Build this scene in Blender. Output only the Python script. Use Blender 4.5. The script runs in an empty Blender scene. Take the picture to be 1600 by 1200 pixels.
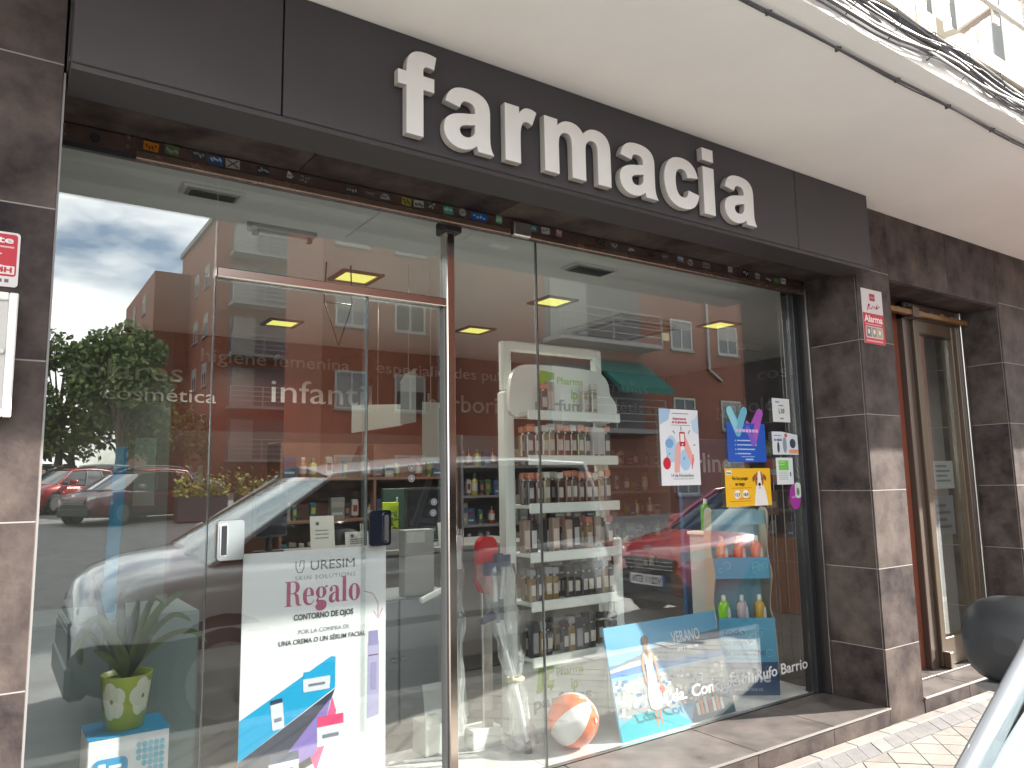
import bpy, bmesh, math, random
from mathutils import Vector, Matrix
random.seed(11)
sc = bpy.context.scene
R = math.radians

# ------------------------------------------------------------------ camera
YAW, PITCH, ROLL, FPX = R(34.4808), R(7.4118), R(-1.0361), 1183.35
F = Vector((math.sin(YAW)*math.cos(PITCH), math.cos(YAW)*math.cos(PITCH), math.sin(PITCH)))
R0 = Vector((math.cos(YAW), -math.sin(YAW), 0)); U0 = R0.cross(F)
RX = R0*math.cos(ROLL)+U0*math.sin(ROLL); UX = U0*math.cos(ROLL)-R0*math.sin(ROLL)
cam = bpy.data.cameras.new('camera'); cam.sensor_width = 36; cam.lens = FPX/1600*36
cam.clip_start = .02; cam.clip_end = 2000
camo = bpy.data.objects.new('camera', cam); sc.collection.objects.link(camo)
camo.matrix_world = Matrix(((RX.x, UX.x, -F.x, 0), (RX.y, UX.y, -F.y, -2.95), (RX.z, UX.z, -F.z, 1.45), (0, 0, 0, 1)))
sc.camera = camo

# ------------------------------------------------------------------ sky, sun, exposure
SUN_AZ, SUN_EL = R(66), R(29.8)      # azimuth from the facade's outward normal towards +X
sdir = Vector((math.sin(SUN_AZ)*math.cos(SUN_EL), -math.cos(SUN_AZ)*math.cos(SUN_EL), math.sin(SUN_EL)))
w = bpy.data.worlds.new('World'); sc.world = w; w.use_nodes = True
nt = w.node_tree; nt.nodes.clear()
def wn(t, **k):
    n = nt.nodes.new(t)
    for a, b in k.items(): setattr(n, a, b)
    return n
out = wn('ShaderNodeOutputWorld'); bg = wn('ShaderNodeBackground'); bg.inputs[1].default_value = .068
sky = wn('ShaderNodeTexSky', sky_type='NISHITA', sun_disc=False, sun_elevation=SUN_EL, sun_rotation=math.atan2(sdir.x, sdir.y))
sky.air_density = 1.0; sky.dust_density = .6
bg2 = wn('ShaderNodeBackground'); bg2.inputs[0].default_value = (1, .985, .96, 1); bg2.inputs[1].default_value = 1.12
tc = wn('ShaderNodeTexCoord'); mp = wn('ShaderNodeMapping'); mp.inputs['Scale'].default_value = (1.5, 1.5, 4.2); mp.inputs['Location'].default_value = (.35, .1, .52)
no = wn('ShaderNodeTexNoise'); no.inputs['Scale'].default_value = 1.9; no.inputs['Detail'].default_value = 9; no.inputs['Roughness'].default_value = .58
ra = wn('ShaderNodeValToRGB'); ra.color_ramp.elements[0].position = .38; ra.color_ramp.elements[1].position = .58
mx = wn('ShaderNodeMixShader')
for a, b in ((sky.outputs[0], bg.inputs[0]), (tc.outputs['Generated'], mp.inputs[0]), (mp.outputs[0], no.inputs['Vector']),
             (no.outputs['Fac'], ra.inputs[0]), (ra.outputs[0], mx.inputs[0]), (bg.outputs[0], mx.inputs[1]), (bg2.outputs[0], mx.inputs[2]), (mx.outputs[0], out.inputs[0])):
    nt.links.new(a, b)
sl = bpy.data.lights.new('sun', 'SUN'); sl.energy = 5.0; sl.angle = R(.53); sl.color = (1, .945, .86)
so = bpy.data.objects.new('sun', sl); sc.collection.objects.link(so)
so.rotation_euler = sdir.to_track_quat('Z', 'Y').to_euler(); so.location = (8, -8, 9)
vs = sc.view_settings; vs.view_transform = 'Standard'; vs.look = 'None'; vs.gamma = 1; vs.use_curve_mapping = False
vs.exposure = 2.15
sc.render.engine = 'CYCLES'
cy = sc.cycles; cy.use_denoising = True; cy.max_bounces = 9; cy.diffuse_bounces = 6; cy.glossy_bounces = 4
cy.transmission_bounces = 4; cy.transparent_max_bounces = 24; cy.caustics_reflective = False; cy.caustics_refractive = False
cy.sample_clamp_indirect = 6

# ------------------------------------------------------------------ materials
MATS = {}
def mat(name, col, rough=.55, metal=0, var=0, vscale=6, bump=0, bscale=40, emit=None, estr=0, spec=.5, coat=0, stretch=(1, 1, 1), col2=None):
    if name in MATS: return MATS[name]
    m = bpy.data.materials.new(name); m.use_nodes = True; t = m.node_tree; b = t.nodes['Principled BSDF']
    b.inputs['Base Color'].default_value = (*col, 1); b.inputs['Roughness'].default_value = rough; b.inputs['Metallic'].default_value = metal
    b.inputs['Specular IOR Level'].default_value = spec; b.inputs['Coat Weight'].default_value = coat; b.inputs['Coat Roughness'].default_value = .04
    if emit: b.inputs['Emission Color'].default_value = (*emit, 1); b.inputs['Emission Strength'].default_value = estr
    if var or bump:
        co = t.nodes.new('ShaderNodeTexCoord'); ma = t.nodes.new('ShaderNodeMapping'); ma.inputs['Scale'].default_value = stretch
        t.links.new(co.outputs['Object'], ma.inputs[0])
    if var:
        n = t.nodes.new('ShaderNodeTexNoise'); n.inputs['Scale'].default_value = vscale; n.inputs['Detail'].default_value = 7; n.inputs['Roughness'].default_value = .62
        t.links.new(ma.outputs[0], n.inputs['Vector'])
        r = t.nodes.new('ShaderNodeValToRGB'); r.color_ramp.elements[0].position = .3; r.color_ramp.elements[1].position = .72
        c2 = col2 or tuple(c*(1+var) for c in col)
        r.color_ramp.elements[0].color = (*[c*(1-var) for c in col], 1); r.color_ramp.elements[1].color = (*c2, 1)
        t.links.new(n.outputs['Fac'], r.inputs[0]); t.links.new(r.outputs[0], b.inputs['Base Color'])
        rr = t.nodes.new('ShaderNodeMapRange'); rr.inputs[3].default_value = max(0, rough-.12); rr.inputs[4].default_value = min(1, rough+.12)
        t.links.new(n.outputs['Fac'], rr.inputs[0]); t.links.new(rr.outputs[0], b.inputs['Roughness'])
    if bump:
        n2 = t.nodes.new('ShaderNodeTexNoise'); n2.inputs['Scale'].default_value = bscale; n2.inputs['Detail'].default_value = 5
        t.links.new(ma.outputs[0], n2.inputs['Vector'])
        bu = t.nodes.new('ShaderNodeBump'); bu.inputs['Strength'].default_value = bump; bu.inputs['Distance'].default_value = .01
        t.links.new(n2.outputs['Fac'], bu.inputs['Height']); t.links.new(bu.outputs[0], b.inputs['Normal'])
    MATS[name] = m; return m
def ink(r, g, b):
    """flat printing ink, given in 0-255 sRGB as seen on the print"""
    f = lambda c: ((c/255+.055)/1.055)**2.4 if c > 10 else c/255/12.92
    return mat('ink_%d_%d_%d' % (r, g, b), (f(r)*.85, f(g)*.85, f(b)*.85), rough=.45)
def glass_mat(name, r0=.1, tint=(.93, .97, .95), dust=.03):
    m = bpy.data.materials.new(name); m.use_nodes = True; t = m.node_tree; t.nodes.clear()
    N = t.nodes.new; L = t.links.new
    o = N('ShaderNodeOutputMaterial'); tr = N('ShaderNodeBsdfTransparent'); tr.inputs[0].default_value = (*tint, 1)
    gl = N('ShaderNodeBsdfGlossy'); gl.inputs['Roughness'].default_value = 0.0; gl.inputs[0].default_value = (.97, .99, .98, 1)
    ge = N('ShaderNodeNewGeometry'); d = N('ShaderNodeVectorMath'); d.operation = 'DOT_PRODUCT'
    L(ge.outputs['Normal'], d.inputs[0]); L(ge.outputs['Incoming'], d.inputs[1])
    def mth(op, a, b=None):
        n = N('ShaderNodeMath'); n.operation = op
        for i, x in enumerate((a, b)):
            if x is None: continue
            if isinstance(x, (int, float)): n.inputs[i].default_value = x
            else: L(x, n.inputs[i])
        return n.outputs[0]
    c = mth('ABSOLUTE', d.outputs['Value']); p = mth('POWER', mth('SUBTRACT', 1, c), 5)
    fr = mth('ADD', mth('MULTIPLY', p, 1-r0), r0)
    mi = N('ShaderNodeMixShader'); L(fr, mi.inputs[0]); L(tr.outputs[0], mi.inputs[1]); L(gl.outputs[0], mi.inputs[2])
    df = N('ShaderNodeBsdfDiffuse'); df.inputs[0].default_value = (.8, .8, .78, 1)
    co = N('ShaderNodeTexCoord'); ma = N('ShaderNodeMapping'); ma.inputs['Scale'].default_value = (1.6, 1, .5); ns = N('ShaderNodeTexNoise'); ns.inputs['Scale'].default_value = 3; ns.inputs['Detail'].default_value = 8
    L(co.outputs['Object'], ma.inputs[0]); L(ma.outputs[0], ns.inputs['Vector'])
    mr = N('ShaderNodeMapRange'); mr.inputs[1].default_value = .35; mr.inputs[2].default_value = .75; mr.inputs[3].default_value = dust*.4; mr.inputs[4].default_value = dust*1.6
    L(ns.outputs['Fac'], mr.inputs[0])
    m2 = N('ShaderNodeMixShader'); L(mr.outputs[0], m2.inputs[0]); L(mi.outputs[0], m2.inputs[1]); L(df.outputs[0], m2.inputs[2]); L(m2.outputs[0], o.inputs[0])
    MATS[name] = m; return m
GLASS = glass_mat('window_glass', .148, (.96, .984, .978), .003)
FILM = glass_mat('plastic_film', .14, (.95, .96, .97), .16)

def tile_mat(name, c1, c2, mortar, scale, bw, bh, rough=.8, off=.5, ms=.02, bump=.3):
    m = bpy.data.materials.new(name); m.use_nodes = True; t = m.node_tree; b = t.nodes['Principled BSDF']
    co = t.nodes.new('ShaderNodeTexCoord'); sx = t.nodes.new('ShaderNodeSeparateXYZ'); cb = t.nodes.new('ShaderNodeCombineXYZ'); ad = t.nodes.new('ShaderNodeMath')
    t.links.new(co.outputs['Object'], sx.inputs[0]); t.links.new(sx.outputs[0], ad.inputs[0]); t.links.new(sx.outputs[1], ad.inputs[1])
    t.links.new(ad.outputs[0], cb.inputs[0]); t.links.new(sx.outputs[2], cb.inputs[1])
    k = t.nodes.new('ShaderNodeTexBrick'); k.inputs['Color1'].default_value = (*c1, 1); k.inputs['Color2'].default_value = (*c2, 1); k.inputs['Mortar'].default_value = (*mortar, 1)
    k.inputs['Scale'].default_value = scale; k.inputs['Brick Width'].default_value = bw; k.inputs['Row Height'].default_value = bh; k.inputs['Mortar Size'].default_value = ms; k.offset = off
    t.links.new(cb.outputs[0], k.inputs['Vector'])
    n = t.nodes.new('ShaderNodeTexNoise'); n.inputs['Scale'].default_value = .7; n.inputs['Detail'].default_value = 6; t.links.new(co.outputs['Object'], n.inputs['Vector'])
    mr = t.nodes.new('ShaderNodeMapRange'); mr.inputs[3].default_value = .65; mr.inputs[4].default_value = 1.3; t.links.new(n.outputs['Fac'], mr.inputs[0])
    mm = t.nodes.new('ShaderNodeMix'); mm.data_type = 'RGBA'; mm.blend_type = 'MULTIPLY'; mm.inputs[0].default_value = 1
    t.links.new(k.outputs[0], mm.inputs[6]); t.links.new(mr.outputs[0], mm.inputs[7]); t.links.new(mm.outputs[2], b.inputs['Base Color'])
    b.inputs['Roughness'].default_value = rough
    MATS[name] = m; return m

STONE = mat('dark_stone', (.040, .031, .035), .6, spec=.1, var=.4, vscale=5.2, bump=.12, bscale=60, col2=(.125, .100, .088))
STONE2 = mat('dark_stone_b', (.034, .027, .031), .6, spec=.1, var=.4, vscale=6.1, bump=.12, bscale=60, col2=(.105, .084, .077))
STONE3 = mat('dark_stone_c', (.045, .036, .040), .6, spec=.1, var=.4, vscale=4.4, bump=.12, bscale=60, col2=(.134, .108, .095))
JOINT = mat('pale_joint', (.26, .24, .23), .8)
FASCIA = mat('fascia_metal', (.062, .056, .06), .5, .0, spec=.25, var=.12, vscale=1.3)
SIGNW = mat('sign_white', (.74, .72, .70), .32, var=.05, vscale=5)
SIGNEDGE = mat('sign_edge', (.42, .39, .37), .4)
PLASTER = mat('cream_plaster', (.92, .89, .845), .85, var=.05, vscale=1.1, bump=.08, bscale=9)
PLASTER2 = mat('balcony_paint', (.46, .41, .31), .8, var=.12, vscale=4)
RAILBR = mat('bronze_rail', (.13, .085, .07), .35, .55, var=.25, vscale=9)
DARKFR = mat('dark_frame', (.022, .022, .026), .35, .2)
CHROME = mat('chrome', (.75, .74, .72), .1, 1)
STEEL = mat('steel', (.55, .53, .5), .3, 1)
WHITE = mat('white_paint', (.78, .77, .74), .5)
WPLAST = mat('white_plastic', (.74, .75, .70), .4)
CEIL = mat('ceiling_paint', (.88, .90, .88), .8)
BLACK = mat('black_plastic', (.02, .021, .024), .45)
CABLE = mat('cable_black', (.085, .085, .095), .5)
CABLEW = mat('cable_white', (.75, .74, .7), .5)
GREYP = mat('grey_panel', (.28, .31, .32), .5, var=.05)
FLOORM = mat('floor_stone', (.075, .066, .064), .5, spec=.25, var=.35, vscale=5, col2=(.125, .108, .10))
SHOPFL = mat('shop_floor', (.11, .107, .105), .35, var=.2, vscale=3)
ASPH = mat('asphalt', (.18, .18, .18), .85, var=.3, vscale=3, bump=.3, bscale=70)

# ------------------------------------------------------------------ mesh helpers
COL = sc.collection
WM = {}
class MB:
    def __init__(s): s.v = []; s.f = []; s.m = []; s.mats = []; s.sm = []
    def mi(s, m):
        if m not in s.mats: s.mats.append(m)
        return s.mats.index(m)
    def add(s, vs, fs, m, M=None, smooth=False):
        b = len(s.v); s.v += [tuple(M @ Vector(p)) if M else tuple(p) for p in vs]; i = s.mi(m)
        for f in fs: s.f.append(tuple(b+k for k in f)); s.m.append(i); s.sm.append(smooth)
        return s
    def box(s, x0, x1, y0, y1, z0, z1, m, M=None):
        return s.add([(x0, y0, z0), (x1, y0, z0), (x1, y1, z0), (x0, y1, z0), (x0, y0, z1), (x1, y0, z1), (x1, y1, z1), (x0, y1, z1)],
                     [(0, 3, 2, 1), (4, 5, 6, 7), (0, 1, 5, 4), (1, 2, 6, 5), (2, 3, 7, 6), (3, 0, 4, 7)], m, M)
    def cbox(s, x0, x1, y0, y1, z0, z1, m, c=.004, M=None):
        """box with chamfered edges"""
        bm = bmesh.new(); bmesh.ops.create_cube(bm, size=1)
        for v in bm.verts: v.co = Vector(((x0+x1)/2+v.co.x*(x1-x0), (y0+y1)/2+v.co.y*(y1-y0), (z0+z1)/2+v.co.z*(z1-z0)))
        bmesh.ops.bevel(bm, geom=bm.edges[:], offset=c, segments=1, affect='EDGES')
        bm.verts.ensure_lookup_table()
        s.add([v.co[:] for v in bm.verts], [[v.index for v in f.verts] for f in bm.faces], m, M); bm.free(); return s
    def poly(s, pts, m, M=None): return s.add(pts, [tuple(range(len(pts)))], m, M)
    def prism(s, pts, z0, z1, m, M=None, smooth=False):
        """2-D outline (counter-clockwise) extruded along local z"""
        n = len(pts)
        s.add([(p[0], p[1], z0) for p in pts]+[(p[0], p[1], z1) for p in pts],
              [tuple(range(n-1, -1, -1)), tuple(range(n, 2*n))]+[(i, (i+1) % n, n+(i+1) % n, n+i) for i in range(n)], m, M, smooth); return s
    def tube(s, pts, r, m, n=8, M=None, flat=None):
        pts = [Vector(p) for p in pts]; rs = r if isinstance(r, (list, tuple)) else [r]*len(pts); vs = []; fs = []
        for i, p in enumerate(pts):
            d = (pts[min(i+1, len(pts)-1)]-pts[max(i-1, 0)]).normalized()
            a = d.cross(Vector((0, 0, 1)) if abs(d.z) < .95 else Vector((1, 0, 0))).normalized(); b = d.cross(a)
            for k in range(n):
                t = 2*math.pi*k/n; vs.append(p+(a*math.cos(t)*(flat or 1)+b*math.sin(t))*rs[i])
        for i in range(len(pts)-1):
            for k in range(n): fs.append((i*n+k, i*n+(k+1) % n, (i+1)*n+(k+1) % n, (i+1)*n+k))
        s.add(vs, fs, m, M, True); s.add(vs[:n], [tuple(range(n))], m, M); s.add(vs[-n:], [tuple(range(n-1, -1, -1))], m, M); return s
    def lathe(s, prof, c, m, n=20, M=None, axis='z'):
        vs = []; fs = []
        for r, z in prof:
            for k in range(n):
                t = 2*math.pi*k/n; q = (r*math.cos(t), r*math.sin(t), z)
                if axis == 'y': q = (q[0], q[2], q[1])
                if axis == 'x': q = (q[2], q[0], q[1])
                vs.append((c[0]+q[0], c[1]+q[1], c[2]+q[2]))
        for i in range(len(prof)-1):
            for k in range(n): fs.append((i*n+k, i*n+(k+1) % n, (i+1)*n+(k+1) % n, (i+1)*n+k))
        s.add(vs, fs, m, M, True); s.add(vs[:n], [tuple(range(n-1, -1, -1))], m, M); s.add(vs[-n:], [tuple(range(n))], m, M); return s
    def grid(s, rows, m, M=None, smooth=True):
        h = len(rows); wd = len(rows[0]); vs = [p for r in rows for p in r]
        s.add(vs, [(i*wd+j, i*wd+j+1, (i+1)*wd+j+1, (i+1)*wd+j) for i in range(h-1) for j in range(wd-1)], m, M, smooth); return s
    def build(s, name, parent=None):
        me = bpy.data.meshes.new(name); me.from_pydata(s.v, [], s.f)
        for m in s.mats: me.materials.append(m)
        me.polygons.foreach_set('material_index', s.m); me.polygons.foreach_set('use_smooth', s.sm); me.update()
        return link(name, me, parent)
def link(name, data, parent=None):
    o = bpy.data.objects.new(name, data); COL.objects.link(o); WM[o.name] = Matrix()
    if parent:
        o.parent = parent; o.matrix_parent_inverse = WM[parent.name].inverted()
    return o
def tag(o, label, cat, group=None):
    o['label'] = label; o['category'] = cat
    if group: o['group'] = group
    return o
def thing(name, label, cat, loc=(0, 0, 0), group=None):
    o = bpy.data.objects.new(name, None); o.empty_display_size = .1; COL.objects.link(o); o.location = loc
    WM[o.name] = Matrix.Translation(loc); return tag(o, label, cat, group)
def struct(o): o['kind'] = 'structure'; return o
def copy_tree(o, loc=None, label=None, group=None, rz=None, parent=None):
    c = o.copy(); COL.objects.link(c); WM[c.name] = Matrix()
    if parent: c.parent = parent
    if loc is not None: c.location = loc
    if rz is not None: c.rotation_euler.z = rz
    if label: c['label'] = label
    if group: c['group'] = group
    for ch in o.children: copy_tree(ch, parent=c)
    return c
def FM(x, y, z, rz=0, tilt=0, roll=0):
    """local xy plane -> upright plane facing the street (-Y); local z points to the street"""
    return Matrix.Translation((x, y, z)) @ Matrix.Rotation(rz, 4, 'Z') @ Matrix.Rotation(math.pi/2-tilt, 4, 'X') @ Matrix.Rotation(roll, 4, 'Z')
def text(name, s, size, M, m, parent=None, width=None, ext=.0004, off=0, align='LEFT', shear=0, sp=1.0, res=3):
    c = bpy.data.curves.new(name, 'FONT'); c.body = s; c.size = size; c.extrude = ext; c.offset = off; c.align_x = align; c.resolution_u = res; c.shear = shear; c.space_character = sp
    o = bpy.data.objects.new(name, c); me = bpy.data.meshes.new_from_object(o); bpy.data.objects.remove(o); bpy.data.curves.remove(c)
    xs = [v.co.x for v in me.vertices] or [0]
    if width:
        x0, x1 = min(xs), max(xs); k = width/max(x1-x0, 1e-6)
        sh = {'LEFT': x0, 'RIGHT': x1, 'CENTER': (x0+x1)/2}[align]
        for v in me.vertices: v.co.x = (v.co.x-sh)*k
    me.transform(M); me.materials.clear(); me.materials.append(m); me.name = name
    return link(name, me, parent)
def ell(cx, cy, rx, ry, n=20, a0=0, a1=2*math.pi, rot=0):
    p = []
    for i in range(n+(0 if abs(a1-a0) > 6.2 else 1)):
        t = a0+(a1-a0)*i/n; x, y = rx*math.cos(t), ry*math.sin(t)
        p.append((cx+x*math.cos(rot)-y*math.sin(rot), cy+x*math.sin(rot)+y*math.cos(rot)))
    return p
def rect(x0, y0, x1, y1): return [(x0, y0), (x1, y0), (x1, y1), (x0, y1)]
def rrect(x0, y0, x1, y1, r, n=5):
    p = []
    for cx, cyy, a in ((x1-r, y1-r, 0), (x0+r, y1-r, 90), (x0+r, y0+r, 180), (x1-r, y0+r, 270)):
        p += [(cx+r*math.cos(R(a+90*i/n)), cyy+r*math.sin(R(a+90*i/n))) for i in range(n+1)]
    return p
def stroke(pts, wd):
    """polyline -> ribbon outline"""
    l = []; r = []
    for i, p in enumerate(pts):
        a = Vector(pts[max(i-1, 0)]); b = Vector(pts[min(i+1, len(pts)-1)]); d = (b-a).normalized(); nrm = Vector((-d.y, d.x))*wd/2
        l.append(tuple(Vector(p)+nrm)); r.append(tuple(Vector(p)-nrm))
    return r+l[::-1]
class Poster:
    """a printed sheet: its paper, its flat print in layers, and its lettering"""
    def __init__(s, name, label, cat, M, wd, h, paper, t=.0012, outline=None, group=None, parent=None):
        s.M = M; s.w = wd; s.h = h; s.parts = {}
        loc = M @ Vector((wd/2, 0, 0)); s.o = parent or thing(name, label, cat, loc, group)
        MB().prism(outline or rect(0, 0, wd, h), -t, 0, paper, M).build('sheet', s.o)
        s.mb = MB(); s.k = 0
    def shape(s, pts, m, layer=1):
        z = .00025*layer
        a = sum(pts[i][0]*pts[(i+1) % len(pts)][1]-pts[(i+1) % len(pts)][0]*pts[i][1] for i in range(len(pts)))
        if a < 0: pts = pts[::-1]
        s.mb.poly([(x, y, z) for x, y in pts], m, s.M); return s
    def text(s, st, x, y, size, m, width=None, align='LEFT', layer=4, off=0, roll=0, shear=0, sp=1):
        text('lettering', st, size, s.M @ Matrix.Translation((x, y, .00025*layer+.0003)) @ Matrix.Rotation(roll, 4, 'Z'), m, s.o, width, .0002, off, align, shear, sp); return s
    def done(s):
        if s.mb.f: s.mb.build('print', s.o)
        return s.o

# ================================================================== GROUND
GZ = .05
struct(MB().box(-60, 120, -140, -1.97, -.4, -.07, ASPH).build('road'))
PAVE_MAT = tile_mat('paving_far', (.23, .21, .19), (.26, .24, .21), (.15, .14, .12), 1, .2, .2, off=0)
TILE_A = mat('paving_a', (.195, .18, .165), .75, var=.16, vscale=9, bump=.15, bscale=120)
TILE_B = mat('paving_b', (.172, .158, .143), .75, var=.18, vscale=8, bump=.15, bscale=120)
TILE_C = mat('paving_c', (.22, .205, .187), .75, var=.14, vscale=7, bump=.15, bscale=120)
BRICKT = mat('paving_grey', (.15, .146, .148), .75, var=.2, vscale=12, bump=.2, bscale=90)
BRICKT2 = mat('paving_grey_b', (.19, .185, .18), .75, var=.2, vscale=12, bump=.2, bscale=90)
pv = MB(); pv.box(-30, 60, -1.8, -.30, -.3, GZ-.006, mat('paving_bed', (.07, .065, .06), .9, var=.2))
pv.box(-30, 2.3, -1.8, -.44, GZ-.006, GZ, PAVE_MAT); pv.box(7.2, 60, -1.8, -.44, GZ-.006, GZ, PAVE_MAT)
pavement = struct(pv.build('pavement'))
kerb = MB()
for i in range(60): kerb.cbox(-12+i*.8, -12+i*.8+.792, -1.97, -1.8, -.3, GZ+.002, mat('kerb_granite', (.38, .37, .36), .8, var=.2, vscale=30), .012)
struct(kerb.build('kerb'))
def clip(poly, axis, val, keep_ge):
    outp = []
    for i in range(len(poly)):
        a, b = poly[i], poly[(i+1) % len(poly)]
        ia = (a[axis] >= val) == keep_ge; ib = (b[axis] >= val) == keep_ge
        if ia: outp.append(a)
        if ia != ib:
            t = (val-a[axis])/(b[axis]-a[axis]); outp.append((a[0]+(b[0]-a[0])*t, a[1]+(b[1]-a[1])*t))
    return outp
X0, X1, Y0, Y1 = 2.3, 7.2, -1.8, -.645
side = .156; sd = side*math.sqrt(2)
for i in range(-2, 26):
    for j in range(-2, 30):
        cx = X0-.09+i*sd+(j % 2)*sd/2; cyy = Y1-j*sd/2
        h = sd/2-.004
        p = [(cx-h, cyy), (cx, cyy-h), (cx+h, cyy), (cx, cyy+h)]
        for ax, v, g in ((0, X0, True), (0, X1, False), (1, Y0, True), (1, Y1-.003, False)):
            if len(p) > 2: p = clip(p, ax, v, g)
        if len(p) < 3: continue
        ar = abs(sum(p[k][0]*p[(k+1) % len(p)][1]-p[(k+1) % len(p)][0]*p[k][1] for k in range(len(p))))/2
        if ar < .0006: continue
        MB().prism(p, GZ-.006, GZ+random.uniform(-.0012, .0012), random.choice((TILE_A, TILE_A, TILE_B, TILE_C))).build('paving_tile', pavement)
x = 2.3
while x < 7.1:
    l = .118
    p = [(x, -.642), (x+l-.004, -.642), (x+l-.004+.10, -.518), (x+.10, -.518)]
    MB().prism(p, GZ-.006, GZ+random.uniform(-.001, .002), random.choice((BRICKT, BRICKT, BRICKT2))).build('paving_brick', pavement); x += l
x = 2.3
while x < 7.1:
    l = random.uniform(.28, .34)
    MB().cbox(x, x+l-.004, -.514, -.442, GZ-.01, GZ+.004, random.choice((TILE_A, TILE_C)), .003).build('edging_stone', pavement); x += l

# ================================================================== OUR BUILDING
bl = thing('apartment_building', 'dark stone clad ground floor of a building with cream overhanging underside', 'building', (2, -.3, 0))
COURSE = [.05, .462, .914, 1.366, 1.818, 2.27, 2.722, 3.13]
STN = (STONE, STONE2, STONE3)
def pillar(x0, x1, yf, yb, left, right, z1=3.13, courses=COURSE):
    """stone clad pier: core, one tile per course on the front, tiles on the returns"""
    core = MB().box(x0+.0008, x1-.0008, yf+.0008, yb, .05, z1-.001, JOINT).build('pillar', bl)
    for k in range(len(courses)-1):
        za, zb = courses[k]+.0015, courses[k+1]-.0015
        MB().cbox(x0, x1, yf, yf+.0121, za, zb, STN[k % 3], .0015).build('stone_tile', core)
        if left: MB().cbox(x0, x0+.0121, yf+.0135, yb, za, zb, STN[(k+1) % 3], .0015).build('stone_tile', core)
        if right: MB().cbox(x1-.0121, x1, yf+.0135, yb, za, zb, STN[(k+2) % 3], .0015).build('stone_tile', core)
    return core
YF = -.435
pl = pillar(-.62, .112, YF, .05, False, True)
pillar(-1.9, -.625, YF, .05, True, False)
MB().box(.1125, .1185, YF+.004, -.06, .147, 2.70, mat('edge_trim', (.22, .215, .21), .5)).build('edge_trim', bl)
pr = pillar(4.285, 4.655, YF, .05, True, True)
pillar(6.16, 7.6, YF, .05, True, False)
pillar(7.603, 9.4, YF, .05, False, True)
# wall over the second doorway
lw = MB().box(4.66, 6.155, YF+.0125, -.05, 2.70, 3.128, JOINT).build('wall_panel', bl)
for a, b, k in ((4.6575, 5.42, 0), (5.424, 6.157, 1)): MB().cbox(a, b, YF, YF+.0121, 2.69, 3.128, STN[k], .0015).build('stone_tile', lw)
for a, b, k in ((4.662, 5.42, 1), (5.424, 6.155, 2)): MB().cbox(a, b, YF+.0125, -.11, 2.684, 2.699, STN[k], .0015).build('stone_tile', lw)
# lintel soffit over the shop window (dark stone slabs)
ls = MB().box(.12, 4.283, -.40, .0, 2.722, 3.12, JOINT).build('lintel', bl)
for a, b, k in ((.12, .95, 0), (.953, 1.9, 1), (1.903, 2.85, 2), (2.853, 3.62, 0), (3.623, 4.283, 1)):
    MB().cbox(a, b, -.50, -.07, 2.705, 2.7215, STN[k], .0015).build('stone_slab', ls)
# soffit of the overhang and the upper storeys
sf = MB(); sf.box(-8, 16, -1.395, .2, 3.13, 3.24, PLASTER); sf.build('overhang_underside', bl)
MB().box(-8, 16, -1.50, -1.40, 3.122, 3.24, PLASTER).build('overhang_edge', bl)
MB().box(-8, 16, -1.40, -1.395, 3.15, 3.24, mat('drip_groove', (.25, .23, .21), .9)).build('drip_groove', bl)
up = MB(); UPW = mat('upper_wall', (.33, .30, .26), .85, var=.1, vscale=2)
up.box(-8, 16, -1.488, -.9, 3.241, 3.34, UPW); up.build('upper_wall', bl)
x = -8
while x < 16:      # pale ledge stones under the windows
    MB().cbox(x, x+.996, -1.535, -1.40, 3.275, 3.362, PLASTER2, .006).build('ledge_stone', bl); x += 1.0
MB().box(-8, 16, -1.2, 4.3, 3.341, 12, UPW).build('upper_wall', bl)
SHUT = mat('roller_blind', (.5, .48, .43), .7); WGL = mat('upper_window_glass', (.10, .12, .13), .06, 0, spec=.8)
for i, (a, b, kind) in enumerate(((1.2, 2.4, 0), (2.52, 3.35, 1), (3.42, 3.95, 0), (4.02, 4.9, 1), (5.1, 6.2, 0), (6.4, 7.5, 1))):
    wo = MB(); 
    wo.box(a, b, -1.36, -1.21, 3.363, 3.41, WHITE); wo.box(a, a+.05, -1.36, -1.21, 3.41, 4.9, WHITE); wo.box(b-.05, b, -1.36, -1.21, 3.41, 4.9, WHITE)
    wo.box((a+b)/2-.03, (a+b)/2+.03, -1.355, -1.22, 3.41, 4.9, WHITE); wn_ = wo.build('window', bl)
    MB().box(a+.05, (a+b)/2-.03, -1.30, -1.28, 3.41, 4.9, WGL).build('pane', wn_)
    MB().box((a+b)/2+.03, b-.05, -1.30, -1.28, 3.41, 4.9, SHUT if kind else WGL).build('blind' if kind else 'pane', wn_)
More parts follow.
